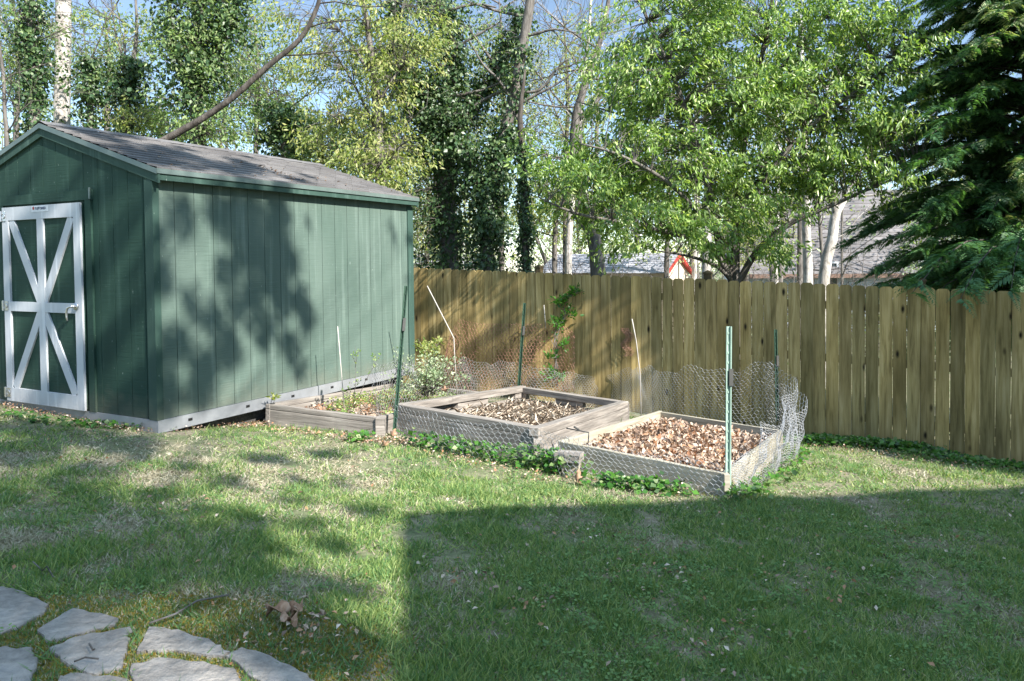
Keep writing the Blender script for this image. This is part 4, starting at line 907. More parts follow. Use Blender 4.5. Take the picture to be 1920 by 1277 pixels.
# ============================================================ TREES
class Tree:
    def __init__(s, name, lab, base, trunkmat, cat='tree', grp='trees beyond the fence'):
        s.e = empty(name, tuple(base), lab, cat, grp); bpy.context.view_layer.update(); s.mb = MB(); s.tm = trunkmat; s.S = []; s.SR = []; s.tips = []; s.LV = []
    def limb(s, pts, rad, n=8, sub=3, attach=True, wob=.0):
        P = [Vector(p) for p in pts]; Rr = list(rad) if hasattr(rad, '__len__') else [rad]*len(P)
        if len(Rr) != len(P): Rr = list(np.interp(np.linspace(0, 1, len(P)), np.linspace(0, 1, len(Rr)), Rr))
        Q = []; QR = []
        for i in range(len(P)-1):
            p0 = P[max(i-1, 0)]; p1 = P[i]; p2 = P[i+1]; p3 = P[min(i+2, len(P)-1)]
            for k in range(sub):
                t = k/sub; q = .5*((2*p1)+(p2-p0)*t+(2*p0-5*p1+4*p2-p3)*t*t+(-p0+3*p1-3*p2+p3)*t**3)
                Q.append(q+Vector([random.gauss(0, wob) for _ in range(3)])); QR.append(Rr[i]*(1-t)+Rr[i+1]*t)
        Q.append(P[-1]); QR.append(Rr[-1]); s.mb.tube(Q, QR, n)
        if attach: s.S += Q; s.SR += QR
        return Q, QR
    def fork(s, p, d, L, r_, depth, spread=.7, up=.15, kids=(2, 3), minr=.003):
        n = 4; pts = [p]; dd = d.normalized()
        for k in range(n):
            dd = (dd+Vector([random.gauss(0, .16) for _ in range(3)])+Vector((0, 0, up*.3))).normalized(); pts.append(pts[-1]+dd*L/n)
        rr = [max(minr, r_*(1-.55*k/n)) for k in range(n+1)]; s.mb.tube(pts, rr, 5 if r_ > .02 else 3, cap=False)
        s.S += pts; s.SR += rr; 
        if depth == 0: s.tips.append((pts[-1], dd)); return
        for k in range(random.randint(*kids)):
            i = random.randint(2, n); v = Vector([random.gauss(0, 1) for _ in range(3)]); v = (v-dd*v.dot(dd)).normalized()
            s.fork(pts[i], (dd+v*random.uniform(.5, 1)*spread), L*random.uniform(.55, .8), rr[i]*.7, depth-1, spread, up, kids, minr)
    def clumps(s, C, leafn, size, mi=0, axis=.35, droop=.6, rtw=.006, spread=.06, width=.42, connect=True, outc=None, D0=None, conlen=3.0):
        """C (n,3) clump centres; twig from the nearest limb point then leaves along an outward axis"""
        C = np.asarray(C); S = np.array([tuple(q) for q in s.S]); n = len(C); near = np.zeros(n, int)
        for i0 in range(0, n, 400):
            dd = ((C[i0:i0+400, None, :]-S[None])**2).sum(-1)+np.maximum(0, S[None, :, 2]-C[i0:i0+400, None, 2])*.8; near[i0:i0+400] = dd.argmin(1)
        ax = C-S[near]; ax[:, 2] *= .4; ax = unit(ax+rng.normal(size=(n, 3))*.35*np.linalg.norm(ax, axis=1, keepdims=True))
        if D0 is not None: ax = unit(ax*.5+D0)
        if connect:
            for k in range(n):
                a = Vector(S[near[k]]); c = Vector(C[k]); L = (c-a).length
                if L > conlen: continue
                mid = a.lerp(c, .5)+Vector((random.gauss(0, .06), random.gauss(0, .06), .12))*L; e2 = c+Vector(ax[k])*axis*.6
                s.mb.tube([a, mid, c, e2], [min(rtw*2.2, max(s.SR[near[k]]*.6, rtw)), rtw*1.4, rtw, rtw*.5], 3, cap=False)
        t = rng.uniform(0, 1, (n, leafn)); P = C[:, None, :]+ax[:, None, :]*(t[..., None]*axis)+rng.normal(size=(n, leafn, 3))*spread
        P[..., 2] -= t**2*axis*.25
        D = ax[:, None, :]*.5+rng.normal(size=(n, leafn, 3))*.55+np.array([0, 0, -droop]); P = P.reshape(-1, 3); D = D.reshape(-1, 3)
        V = leaf_array(P, D, rng.uniform(.65, 1.25, len(P))*size, width, .3); s.LV.append((V, mi))
    def ivy(s, Q, QR, n, th, size=.09, mi=0, prof=None):
        Q = np.array([tuple(q) for q in Q]); QR = np.array(QR); i = rng.uniform(0, len(Q)-1, n); k = i.astype(int); f = (i-k)[:, None]; P = Q[k]*(1-f)+Q[k+1]*f
        T = unit(Q[k+1]-Q[k]); N = rng.normal(size=(n, 3)); N = unit(N-T*(N*T).sum(1, keepdims=True))
        lump = 1+.55*np.sin(P[:, 2]*3.3+N[:, 0]*2+k)+.35*np.sin(P[:, 2]*8+N[:, 1]*4)
        r_ = QR[k][:, None]+np.abs(rng.normal(size=(n, 1)))*th*np.clip(lump, .25, 2)[:, None]
        kp = (lump > rng.uniform(-.1, .9, n)); P = P+N*r_; P, N, T = P[kp], N[kp], T[kp]; n = len(P); D = N*.5+rng.normal(size=(n, 3))*.5+np.array([0, 0, -.7]); Nn = N+rng.normal(size=(n, 3))*.5
        s.LV.append((leaf_array(P, D, rng.uniform(.6, 1.3, n)*size, .85, .2, Nn), mi))
    def done(s, leafmats, cname='crown'):
        tr = s.mb.build('trunk', s.tm, s.e, smooth=True)
        if s.LV:
            V = np.concatenate([v for v, _ in s.LV]); mi = np.concatenate([np.full(len(v), m_) for v, m_ in s.LV]); big_mesh(cname, V, 4, leafmats, mi, s.e)
        return s.e
def ell(px, py, Y, rx, ry, rd, n, shell=.0):
    """n points in an ellipsoid at distance Y; rx, ry in photo pixels"""
    u = unit(rng.normal(size=(n, 3)))*(rng.uniform(shell, 1, (n, 1))**(1/2.2)); c = at(px, py, Y); k = Y/FPX
    return np.array(tuple(c))+u*np.array([rx*k, rd, ry*k])
def foot(px, Y): p = at(px, 520, Y); return Vector((p.x, p.y, gz(p.x, Y)-.1))

# ---- bright cherry just beyond the fence
Yc = 11.2; b0 = foot(1378, Yc)
T = Tree('cherry_tree', 'bright green multi stemmed tree spreading just behind the fence', b0, M['bark'])
k = Yc/FPX
T.limb([b0, at(1376, 520, Yc), at(1380, 430, Yc), at(1388, 330, Yc+.1), at(1400, 230, Yc+.2), at(1425, 120, Yc+.3), at(1450, -10, Yc+.3), at(1470, -160, Yc+.4)], [.12, .09, .07, .06, .05, .035, .025, .01])
T.limb([at(1374, 515, Yc), at(1350, 470, Yc-.1), at(1335, 380, Yc-.2), at(1310, 280, Yc-.3), at(1265, 150, Yc-.3), at(1215, 40, Yc-.2), at(1180, -60, Yc)], [.06, .05, .045, .04, .035, .025, .01])
T.limb([at(1376, 530, Yc), at(1330, 462, Yc-.3), at(1270, 440, Yc-.5), at(1180, 420, Yc-.7), at(1080, 400, Yc-.8), at(1010, 370, Yc-.8)], [.05, .04, .035, .028, .02, .008])
T.limb([at(1380, 540, Yc), at(1420, 470, Yc-.2), at(1480, 420, Yc-.4), at(1560, 385, Yc-.6), at(1640, 350, Yc-.7), at(1720, 320, Yc-.8)], [.06, .05, .04, .03, .02, .008])
T.limb([at(1380, 440, Yc), at(1410, 380, Yc-.2), at(1460, 300, Yc-.4), at(1540, 220, Yc-.4), at(1620, 160, Yc-.4), at(1700, 90, Yc-.4)], [.05, .045, .035, .03, .02, .008])
T.limb([at(1386, 350, Yc), at(1350, 300, Yc+.4), at(1280, 250, Yc+.7), at(1180, 220, Yc+.9), at(1080, 190, Yc+1)], [.045, .04, .03, .02, .008])
T.limb([at(1400, 250, Yc+.2), at(1440, 160, Yc+.3), at(1520, 60, Yc+.3), at(1590, -20, Yc+.2), at(1640, -90, Yc)], [.045, .035, .025, .02, .008])
T.limb([at(1384, 400, Yc), at(1430, 330, Yc+.5), at(1520, 300, Yc+1), at(1620, 260, Yc+1.1)], [.04, .035, .02, .008])
T.limb([at(1376, 470, Yc), at(1330, 420, Yc-.5), at(1250, 340, Yc-.9), at(1160, 290, Yc-1), at(1090, 270, Yc-1)], [.04, .03, .025, .02, .008])
T.limb([at(1378, 535, Yc), at(1345, 500, Yc-.3), at(1290, 480, Yc-.5), at(1230, 470, Yc-.6)], [.035, .03, .02, .008])
cl = [ell(1250, 60, Yc, 130, 90, 1.3, 130), ell(1390, 30, Yc, 130, 90, 1.4, 130), ell(1560, 40, Yc, 130, 80, 1.3, 110), ell(1640, 130, Yc-.2, 80, 60, 1.1, 60), ell(1180, 170, Yc, 100, 70, 1.2, 75),
      ell(1310, 200, Yc, 130, 90, 1.4, 120), ell(1470, 190, Yc, 120, 80, 1.3, 110), ell(1610, 240, Yc-.3, 110, 60, 1.2, 85), ell(1150, 290, Yc-.3, 100, 70, 1.1, 75), ell(1290, 320, Yc-.2, 110, 70, 1.3, 85),
      ell(1450, 310, Yc-.1, 110, 60, 1.3, 60), ell(1590, 330, Yc-.5, 90, 50, 1.0, 55), ell(1075, 360, Yc-.6, 80, 45, .7, 45), ell(1180, 400, Yc-.6, 110, 45, .9, 70), ell(1300, 410, Yc-.6, 80, 40, .9, 45), ell(1420, 400, Yc-.5, 90, 40, .8, 38), ell(1190, 466, Yc-.8, 50, 16, .4, 9), ell(1310, 455, Yc-.8, 50, 25, .4, 12), ell(1440, 460, Yc-.7, 50, 30, .4, 16),
      ell(1700, 245, Yc-.6, 80, 16, .4, 22), ell(1690, 60, Yc-.4, 60, 50, .8, 32), ell(1360, -80, Yc, 250, 70, 1.5, 90), ell(1015, 330, Yc-.7, 30, 35, .3, 9), ell(1660, 320, Yc-.7, 60, 20, .3, 14)]
cl += [ell(1330, 150, Yc, 190, 120, 1.5, 130), ell(1200, 300, Yc-.2, 120, 90, 1.1, 70), ell(1530, 180, Yc, 150, 110, 1.2, 80), ell(1400, 330, Yc+.3, 150, 60, 1, 70)]
T.clumps(np.concatenate(cl), 33, .095, 0, axis=.42, droop=.85, rtw=.004, spread=.045, width=.34, conlen=1.6)
T.done([M['cherry']])

# ---- hemlock, plus the added evergreen
def hemlock(name, lab, cx, cy, zb, zt, rfun, dens, grp, tipside=True, spray=.34, seed=1, extra=()):
    q = np.random.default_rng(seed); T = Tree(name, lab, Vector((cx, cy, zb)), M['barkdark'], grp=grp)
    T.limb([Vector((cx, cy, zb)), Vector((cx+.05, cy, (zb+zt)/2)), Vector((cx, cy+.05, zt))], [.22, .15, .02], 8, 6)
    C = []; A = []; TIP = []
    z = zb+1.2; a0 = 0
    while z < zt-.2:
        nb = int(9*dens)
        for k in range(nb):
            a = a0+6.283*k/nb+random.gauss(0, .2); R_ = rfun(z)*random.uniform(.7, 1.12); zz = z+random.gauss(0, .1)
            d = Vector((math.cos(a), math.sin(a), 0)); P = [Vector((cx, cy, zz))]
            for i in range(1, 6):
                t = i/5; P.append(Vector((cx, cy, zz))+d*R_*t+Vector((0, 0, .18*R_*math.sin(t*2.2)-.22*R_*t*t)))
            T.mb.tube(P, [.022, .018, .014, .010, .007, .003], 4, cap=False)
            ns = int(R_*15*dens)
            for m_ in range(ns):
                t = random.uniform(.18, 1.0); f = t*5; i = min(int(f), 4); p = P[i].lerp(P[i+1], f-i); side = random.choice((-1, 1)); ls = spray*(1.25-t*.6)
                dd = (d*random.uniform(.5, 1.1)+Vector((-d.y, d.x, 0))*side*random.uniform(.3, 1.0)+Vector((0, 0, random.uniform(-.35, .08)))).normalized()
                C.append(tuple(p)); A.append(tuple(dd*ls*random.uniform(.6, 1.2))); TIP.append(t > .6)
        z += .22; a0 += .7
    for (a, zz, R_) in extra:
        d = Vector((math.cos(a), math.sin(a), 0)); P = [Vector((cx, cy, zz))+d*R_*i/5+Vector((0, 0, .16*R_*math.sin(i*.44)-.20*R_*(i/5)**2)) for i in range(6)]; T.mb.tube(P, [.022, .018, .014, .010, .007, .003], 4, cap=False)
        for m_ in range(int(R_*13)):
            t = random.uniform(.35, 1.0); f = t*5; i = min(int(f), 4); p = P[i].lerp(P[i+1], f-i); side = random.choice((-1, 1)); dd = (d*random.uniform(.5, 1.1)+Vector((-d.y, d.x, 0))*side*random.uniform(.3, 1.0)+Vector((0, 0, random.uniform(-.5, .0)))).normalized()
            C.append(tuple(p)); A.append(tuple(dd*spray*random.uniform(.5, 1.0))); TIP.append(False)
    C = np.array(C); A = np.array(A); TIP = np.array(TIP); n = len(C); m_ = 26
    t = np.linspace(.08, 1, m_)[None, :, None]; P = C[:, None, :]+A[:, None, :]*t; P = P+np.array([0, 0, -.10])*(t**2)
    up = unit(np.tile([0, 0, 1.], (n, 1))+q.normal(size=(n, 3))*.45); S = unit(np.cross(A, up)); sgn = np.where(np.arange(m_) % 2 == 0, 1, -1)[None, :, None]
    D = unit(A)[:, None, :]*.75+S[:, None, :]*sgn*.9+np.array([0, 0, -.2]); sz = np.linalg.norm(A, axis=1)[:, None]*(.42*(1.1-t[..., 0]*.8))
    P = P.reshape(-1, 3); D = D.reshape(-1, 3)+q.normal(size=(n*m_, 3))*.12; V = leaf_array(P, D, sz.reshape(-1), .26, .1, np.repeat(up, m_, 0))
    tip = (np.repeat(TIP, m_)) & (q.uniform(size=n*m_) < .7) & (np.tile(np.arange(m_), n) > 3) if tipside else np.zeros(n*m_, bool)
    if tipside: tip &= (P[:, 0] > cx-1.3+.25*np.sin(P[:, 2]*4)) & (P[:, 2] > .3)       # sunlit look painted pale into the right side sprays
    T.LV.append((V, 0))
    V, mi = T.LV[0][0], tip.astype(int); T.mb.build('trunk', T.tm, T.e, smooth=True); big_mesh('crown', V, 4, [M['hemlock'], M['hemlocklit']], mi, T.e); return T.e
hemlock('hemlock_tree', 'tall dark green hemlock drooping over the right end of the fence', 7.3, 10.6, -2.3, 8.5, lambda z: float(np.interp(z, [-2, -.6, .6, 3, 8.5], [1.8, 2.2, 2.35, 1.8, .4])), 1.7, 'trees beyond the fence', extra=[(R(a), z, r_) for a, z, r_ in ((-141, -.15, 3.75), (-134, -.22, 3.7), (-127, -.12, 3.7), (-118, -.22, 3.65), (-122, .1, 3.3), (-95, .05, 3.1))])
hemlock('hemlock_tree', 'unseen evergreen added off to the right to shade the fence', 8.31, 5.04, -2.2, 6.1, lambda z: float(np.interp(z, [-2, 2.8, 4.5, 5.9, 6.1], [1.0, 1.0, .75, .4, .1])), 2.4, 'trees outside the frame', False, seed=3)  # unseen tree added to shade the fence, kept narrow to spare the hemlock

# ---- trees beyond
def grow(T, px, py, Y, dpx, dpy, L, r_, depth, **kw):
    p = at(px, py, Y); d = (at(px+dpx, py+dpy, Y)-p).normalized()+Vector((0, random.gauss(0, .3), 0)); T.fork(p, d, L, r_, depth, **kw)
# 1 big pale bare trunk at left
Y = 17; T = Tree('tall_bare_tree', 'thick pale gray bare trunk rising behind the shed ridge', foot(116, Y), M['barkpale'])
T.limb([foot(114, Y), at(116, 235, Y), at(118, 120, Y), at(119, 0, Y), at(120, -300, Y)], [.21, .175, .165, .165, .13], 12)
grow(T, 100, 125, Y, -30, -22, 1.6, .05, 3); grow(T, 118, 95, Y, -60, -70, 1.8, .05, 3); grow(T, 120, 150, Y, 30, -10, .8, .02, 2)
T.clumps(np.concatenate([ell(105, 90, Y, 40, 30, .4, 16), ell(118, 30, Y, 30, 30, .4, 10)]), 12, .09, 0, connect=True, rtw=.005); T.done([M['midleaf']])
# 2 ivy column at far left
Y = 15.5; T = Tree('ivy_covered_tree', 'leftmost ivy clad trunk just left of the thick pale trunk', foot(60, Y), M['bark'])
Q, QR = T.limb([foot(66, Y), at(64, 240, Y), at(62, 120, Y), at(55, 0, Y), at(50, -200, Y)], [.13, .11, .10, .09, .06])
T.ivy(Q, QR, 6500, .15, .08, 0); grow(T, 62, 120, Y, -50, -40, 2.2, .04, 3); grow(T, 58, 30, Y, 60, -50, 1.8, .035, 3)
T.clumps(np.concatenate([ell(45, 40, Y, 60, 60, .8, 60), ell(30, 130, Y, 40, 50, .6, 25), ell(170, 30, Y, 60, 40, .5, 14)]), 14, .085, 1, rtw=.005); T.done([M['ivy'], M['midleaf']])
# 3 thin bare tree left edge
Y = 14; T = Tree('bare_sapling', 'thin bare forked tree at the left edge above the roof', foot(12, Y), M['bark']); T.limb([foot(14, Y), at(13, 280, Y), at(9, 215, Y), at(6, 140, Y), at(-5, 60, Y)], [.05, .042, .035, .03, .02]); grow(T, 12, 250, Y, 25, -25, .9, .018, 3); grow(T, 9, 200, Y, 20, -40, 1.0, .015, 3); grow(T, 7, 150, Y, 30, -15, 1.0, .015, 3)
T.clumps(ell(15, 180, Y, 25, 60, .3, 14), 8, .07, 0, rtw=.004); T.done([M['midleaf']])
# 4, 5 slim ivy trees
Y = 16; T = Tree('ivy_covered_tree', 'short ivy clump on a stem right of the thick pale trunk', foot(168, Y), M['bark']); Q, QR = T.limb([foot(170, Y), at(170, 240, Y), at(168, 170, Y), at(166, 110, Y)], [.08, .07, .05, .02]); T.ivy(Q[3:], QR[3:], 1900, .17, .085); grow(T, 166, 120, Y, 10, -60, 1.2, .02, 3)
T.clumps(ell(165, 130, Y, 38, 50, .5, 30), 13, .085, 1, rtw=.004); T.done([M['ivy'], M['midleaf']])
Y = 16.5; T = Tree('ivy_covered_tree', 'ivy clad trunk with bare forked top between sky gaps, left of the leaning limb', foot(235, Y), M['bark']); Q, QR = T.limb([foot(232, Y), at(235, 240, Y), at(242, 150, Y), at(254, 90, Y), at(256, 30, Y), at(250, -60, Y)], [.12, .11, .07, .045, .03, .01]); T.ivy(Q[2:9], QR[2:9], 3000, .15, .085)
grow(T, 240, 150, Y, -45, -50, 1.6, .03, 4); grow(T, 236, 130, Y, -20, -60, 1.6, .03, 4); grow(T, 254, 80, Y, 40, -30, 1.5, .025, 4); grow(T, 254, 60, Y, -50, -50, 1.5, .02, 4)
T.clumps(np.concatenate([ell(250, 60, Y, 60, 40, .5, 26), ell(200, 30, Y, 60, 30, .5, 18), ell(255, 225, Y-.5, 55, 25, .5, 46)]), 13, .085, 1, rtw=.004); T.done([M['ivy'], M['spring']])
# 6 big leafy ivy mass
Y = 15; T = Tree('ivy_covered_tree', 'broad leafy tree smothered in ivy above the middle of the shed roof', foot(372, Y), M['bark'])
Q, QR = T.limb([foot(372, Y), at(372, 260, Y), at(366, 150, Y), at(372, 60, Y), at(385, -60, Y), at(390, -200, Y)], [.17, .15, .13, .12, .09, .05]); T.ivy(Q, QR, 5200, .32, .09)
Q, QR = T.limb([at(370, 180, Y), at(335, 110, Y), at(320, 30, Y), at(310, -60, Y)], [.07, .06, .05, .02]); T.ivy(Q, QR, 1600, .2, .09)
Q, QR = T.limb([at(370, 140, Y), at(420, 70, Y), at(440, 0, Y), at(450, -90, Y)], [.07, .06, .05, .02]); T.ivy(Q, QR, 2200, .25, .09)
T.clumps(np.concatenate([ell(380, 110, Y, 85, 120, 1, 210), ell(420, 20, Y, 70, 50, .9, 90), ell(330, 60, Y, 45, 70, .6, 45), ell(400, 240, Y-.5, 80, 40, .7, 80), ell(320, 200, Y, 30, 60, .4, 22), ell(380, -60, Y, 100, 50, 1, 60)]), 14, .09, 1, rtw=.004, spread=.08); T.done([M['ivy'], M['midleaf']])
# 7 leaning dark limb
Y = 10.6; T = Tree('leaning_tree', 'long bare dark limb slanting up to the right over the shed roof', foot(150, Y), M['barkdark'])
T.limb([foot(140, Y), at(200, 320, Y), at(302, 266, Y), at(380, 222, Y), at(440, 180, Y), at(500, 126, Y), at(552, 84, Y), at(575, 55, Y), at(592, 20, Y), at(600, -10, Y), at(602, -60, Y)], [.075, .065, .052, .046, .042, .038, .036, .033, .030, .026, .02], 8)
T.fork(at(575, 52, Y), Vector((.8, 0, .25)), .9, .014, 3); T.fork(at(598, 6, Y), Vector((1, .1, .1)), .9, .014, 3); T.fork(at(480, 142, Y), Vector((.3, .2, -.8)), .5, .008, 2); T.fork(at(530, 104, Y), Vector((1, .3, .1)), 1.4, .015, 3); T.fork(at(560, 76, Y), Vector((-.2, .3, .9)), .8, .01, 2)
T.done([M['midleaf']])
# 8 small ivy top and twigs
Y = 16; T = Tree('ivy_covered_tree', 'rounded ivy topped stump of a tree above the right part of the shed roof', foot(530, Y), M['bark']); Q, QR = T.limb([foot(535, Y), at(535, 300, Y), at(530, 240, Y), at(528, 195, Y)], [.1, .09, .07, .04]); T.ivy(Q[3:], QR[3:], 2600, .24, .09); grow(T, 530, 210, Y, 40, -20, 1.2, .02, 4); grow(T, 530, 200, Y, -40, -10, 1.0, .02, 4)
T.clumps(np.concatenate([ell(530, 225, Y, 48, 40, .6, 75), ell(545, 275, Y, 30, 25, .4, 26)]), 12, .085, 1, rtw=.004); T.done([M['ivy'], M['midleaf']])
# 9 yellow green spring tree
Y = 14; T = Tree('spring_tree', 'airy yellow green tree filling the sky right of the leaning limb', foot(715, Y), M['bark'])
T.limb([foot(718, Y), at(716, 420, Y), at(712, 300, Y), at(705, 180, Y), at(690, 60, Y), at(670, -80, Y)], [.13, .12, .10, .08, .05, .02])
for a, b2 in (((710, 300), (610, 210)), ((708, 250), (620, 90)), ((705, 200), (790, 90)), ((700, 150), (610, 30)), ((714, 340), (640, 300)), ((700, 110), (760, 10)), ((712, 300), (800, 200)), ((712, 330), (770, 260))): T.limb([at(*a, Y), at((a[0]+b2[0])/2, (a[1]+b2[1])/2-12, Y+random.gauss(0, .4)), at(*b2, Y+random.gauss(0, .7))], [.035, .022, .008], 6)
T.clumps(np.concatenate([ell(680, 60, Y, 110, 70, 1.2, 130), ell(740, 120, Y, 70, 80, 1.1, 100), ell(620, 130, Y, 80, 60, 1, 62), ell(700, 220, Y, 60, 70, .8, 66), ell(640, 215, Y, 60, 30, .6, 26), ell(745, 290, Y, 50, 60, .7, 55), ell(680, 300, Y-.3, 60, 35, .6, 44), ell(600, 250, Y, 40, 40, .5, 16), ell(720, 340, Y-.4, 50, 30, .5, 36), ell(690, -50, Y, 140, 50, 1, 70), ell(540, 40, Y, 50, 50, .7, 24), ell(800, 60, Y, 50, 60, .8, 40)]), 15, .098, 0, axis=.34, droop=.85, rtw=.004, conlen=1.8, width=.36); T.done([M['spring']])
# 10 big ivy trunk with heavy limbs
Y = 16; T = Tree('ivy_covered_tree', 'massive dark ivy clad trunk with limbs spreading both ways, behind the shed corner', foot(842, Y), M['bark'])
Q, QR = T.limb([foot(845, Y), at(843, 500, Y), at(838, 400, Y), at(832, 290, Y), at(815, 210, Y), at(775, 150, Y), at(745, 60, Y), at(735, -60, Y)], [.22, .20, .18, .17, .13, .11, .08, .04]); T.ivy(Q, QR, 11500, .22, .085)
Q, QR = T.limb([at(832, 290, Y), at(838, 210, Y), at(850, 120, Y), at(838, 40, Y), at(800, -40, Y)], [.14, .11, .09, .06, .03]); T.ivy(Q, QR, 5500, .24, .085)
Q, QR = T.limb([at(836, 260, Y), at(880, 200, Y), at(925, 150, Y), at(950, 90, Y), at(985, 20, Y)], [.09, .07, .06, .05, .03]); T.ivy(Q, QR, 3600, .16, .085)
Q, QR = T.limb([at(836, 250, Y), at(790, 205, Y), at(750, 160, Y), at(720, 90, Y)], [.08, .06, .05, .03]); T.ivy(Q, QR, 3400, .24, .085)
for a, b2, c2 in (((850, 180), (900, 170), (950, 150)), ((838, 100), (870, 80), (940, 40)), ((870, 210), (930, 175), (985, 160)), ((850, 130), (800, 110), (770, 60)), ((935, 130), (905, 90), (880, 55)), ((980, 30), (930, 20), (870, 0)), ((840, 20), (890, 8), (930, 14))): T.limb([at(*a, Y-.2), at(*b2, Y-.3), at(*c2, Y-.4)], [.035, .028, .016], 6)
T.clumps(np.concatenate([ell(850, 200, Y, 70, 60, .9, 100), ell(790, 270, Y, 50, 60, .7, 70), ell(870, 330, Y, 45, 70, .6, 48), ell(790, 380, Y-.5, 40, 60, .5, 50), ell(800, 130, Y, 60, 60, .7, 60)]), 13, .085, 0, rtw=.004)
T.clumps(np.concatenate([ell(880, 60, Y, 90, 60, 1, 70), ell(800, 20, Y, 60, 50, .7, 45), ell(900, 270, Y-.3, 60, 40, .6, 30)]), 13, .085, 1, rtw=.004); T.done([M['ivy'], M['midleaf']])
# 11 second trunk, bark above
Y = 15.2; T = Tree('ivy_covered_tree', 'big gray barked trunk, ivy clad below, right of the massive ivy trunk', foot(912, Y), M['bark'])
Q, QR = T.limb([foot(912, Y), at(914, 500, Y), at(918, 400, Y), at(935, 300, Y), at(958, 200, Y), at(972, 130, Y), at(985, 60, Y), at(1000, -40, Y), at(1010, -160, Y)], [.14, .13, .125, .12, .115, .11, .10, .09, .06], 10); T.ivy(Q[:12], QR[:12], 7500, .15, .08); T.ivy(Q[11:18], QR[11:18], 900, .10, .08)
Q, QR = T.limb([at(916, 430, Y), at(900, 350, Y), at(880, 300, Y), at(850, 250, Y)], [.07, .06, .05, .03]); T.ivy(Q, QR, 2400, .17, .085)
for a, b2, c2, d2 in (((958, 205), (1000, 180), (1040, 160), (1085, 128)), ((975, 70), (1010, 62), (1040, 55), (1085, 62)), ((955, 170), (1010, 170), (1045, 128), (1065, 110)), ((962, 190), (935, 150), (905, 120), (880, 75)), ((965, 210), (985, 250), (1000, 280), (1025, 292))): T.limb([at(*q_, Y-.1*i) for i, q_ in enumerate((a, b2, c2, d2))], [.035, .03, .02, .008], 6)
for px, py, dx, dy in ((1000, 180, 30, -40), (1040, 160, 20, -60), (1050, 60, 40, -20), (990, 20, -40, -40), (1040, 130, 60, 10), (1010, 170, 20, 60)): grow(T, px, py, Y, dx, dy, 1.1, .014, 3)
T.clumps(np.concatenate([ell(960, 110, Y+.4, 60, 90, .7, 36), ell(1000, 260, Y, 40, 50, .5, 20), ell(930, 430, Y, 40, 50, .5, 16)]), 11, .08, 1, rtw=.004); T.done([M['ivy'], M['midleaf']])
# 12 slim dark trunk
Y = 14; T = Tree('ivy_covered_tree', 'slim straight dark ivy wrapped trunk left of the neighbour shed', foot(986, Y), M['barkdark']); Q, QR = T.limb([foot(987, Y), at(986, 500, Y), at(984, 400, Y), at(981, 300, Y), at(975, 220, Y), at(985, 130, Y)], [.075, .07, .065, .06, .05, .02]); T.ivy(Q[:11], QR[:11], 3600, .05, .065)
T.clumps(ell(985, 270, Y, 30, 40, .4, 16), 12, .09, 1, rtw=.004); T.done([M['ivy'], M['cherry']])
# 13 forked bare trees in the middle
Y = 17; T = Tree('bare_tree', 'forked dark bare tree above the neighbour shed', foot(1125, Y), M['bark'])
T.limb([foot(1130, Y), at(1118, 470, Y), at(1100, 400, Y), at(1078, 300, Y), at(1080, 220, Y), at(1100, 150, Y), at(1130, 60, Y), at(1150, -60, Y)], [.19, .17, .14, .12, .10, .08, .06, .03], 9)
T.limb([at(1082, 225, Y), at(1120, 190, Y), at(1150, 130, Y), at(1190, 60, Y)], [.07, .05, .04, .02], 6); T.limb([at(1112, 450, Y), at(1090, 420, Y), at(1060, 380, Y)], [.06, .05, .03], 6)
for px, py, dx, dy in ((1080, 220, -40, -40), (1078, 300, -50, -10), (1080, 240, 50, -40), (1100, 150, -30, -60), (1100, 150, 50, -20), (1120, 90, -40, -40), (1130, 60, 30, -60), (1078, 280, -30, -50), (1085, 200, -60, 0), (1110, 130, -70, -20), (1100, 400, 40, -30), (1095, 380, -40, -30)): grow(T, px, py, Y, dx, dy, 1.7, .026, 4)
T.clumps(np.concatenate([ell(1070, 180, Y, 70, 90, 1, 44), ell(1090, 60, Y, 80, 60, 1, 46)]), 9, .075, 0, rtw=.004); T.done([M['spring']])
Y = 19; T = Tree('bare_tree', 'pale slender bare trunk just left of the forked dark tree', foot(1064, Y), M['barkpale']); T.limb([foot(1064, Y), at(1066, 470, Y), at(1072, 380, Y), at(1090, 200, Y), at(1104, 60, Y), at(1110, -40, Y)], [.10, .09, .08, .06, .04, .02]); [grow(T, a, b2, Y, c2, -40, 1.5, .02, 4) for a, b2, c2 in ((1085, 240, -40), (1095, 140, 30), (1100, 90, -30), (1075, 340, 30), (1070, 400, -30))]; T.done([M['spring']])
# 14 pale trunks right of the cherry
Y = 16; T = Tree('pale_trunk_tree', 'straight mottled pale trunk in front of the blue house', foot(1515, Y), M['barkpale']); T.limb([foot(1516, Y), at(1515, 520, Y), at(1512, 440, Y), at(1510, 350, Y), at(1505, 200, Y), at(1500, 0, Y)], [.11, .10, .09, .085, .07, .05], 10); grow(T, 1510, 330, Y, -40, -60, 1.5, .03, 4); grow(T, 1508, 250, Y, 40, -50, 1.5, .03, 4); T.done([M['spring']])
Y = 15; T = Tree('pale_trunk_tree', 'leaning forked pale trunk beside the hemlock, in front of the blue house', foot(1538, Y), M['barkpale']); T.limb([foot(1536, Y), at(1545, 520, Y), at(1560, 450, Y), at(1566, 405, Y), at(1585, 370, Y), at(1620, 300, Y), at(1640, 220, Y)], [.12, .11, .10, .09, .06, .05, .03], 10); T.limb([at(1566, 405, Y), at(1563, 360, Y), at(1556, 280, Y), at(1550, 160, Y)], [.07, .065, .05, .03], 8); grow(T, 1585, 370, Y, 60, -10, 1.5, .02, 4); grow(T, 1560, 450, Y, 60, -30, 1.4, .015, 4); T.done([M['spring']])
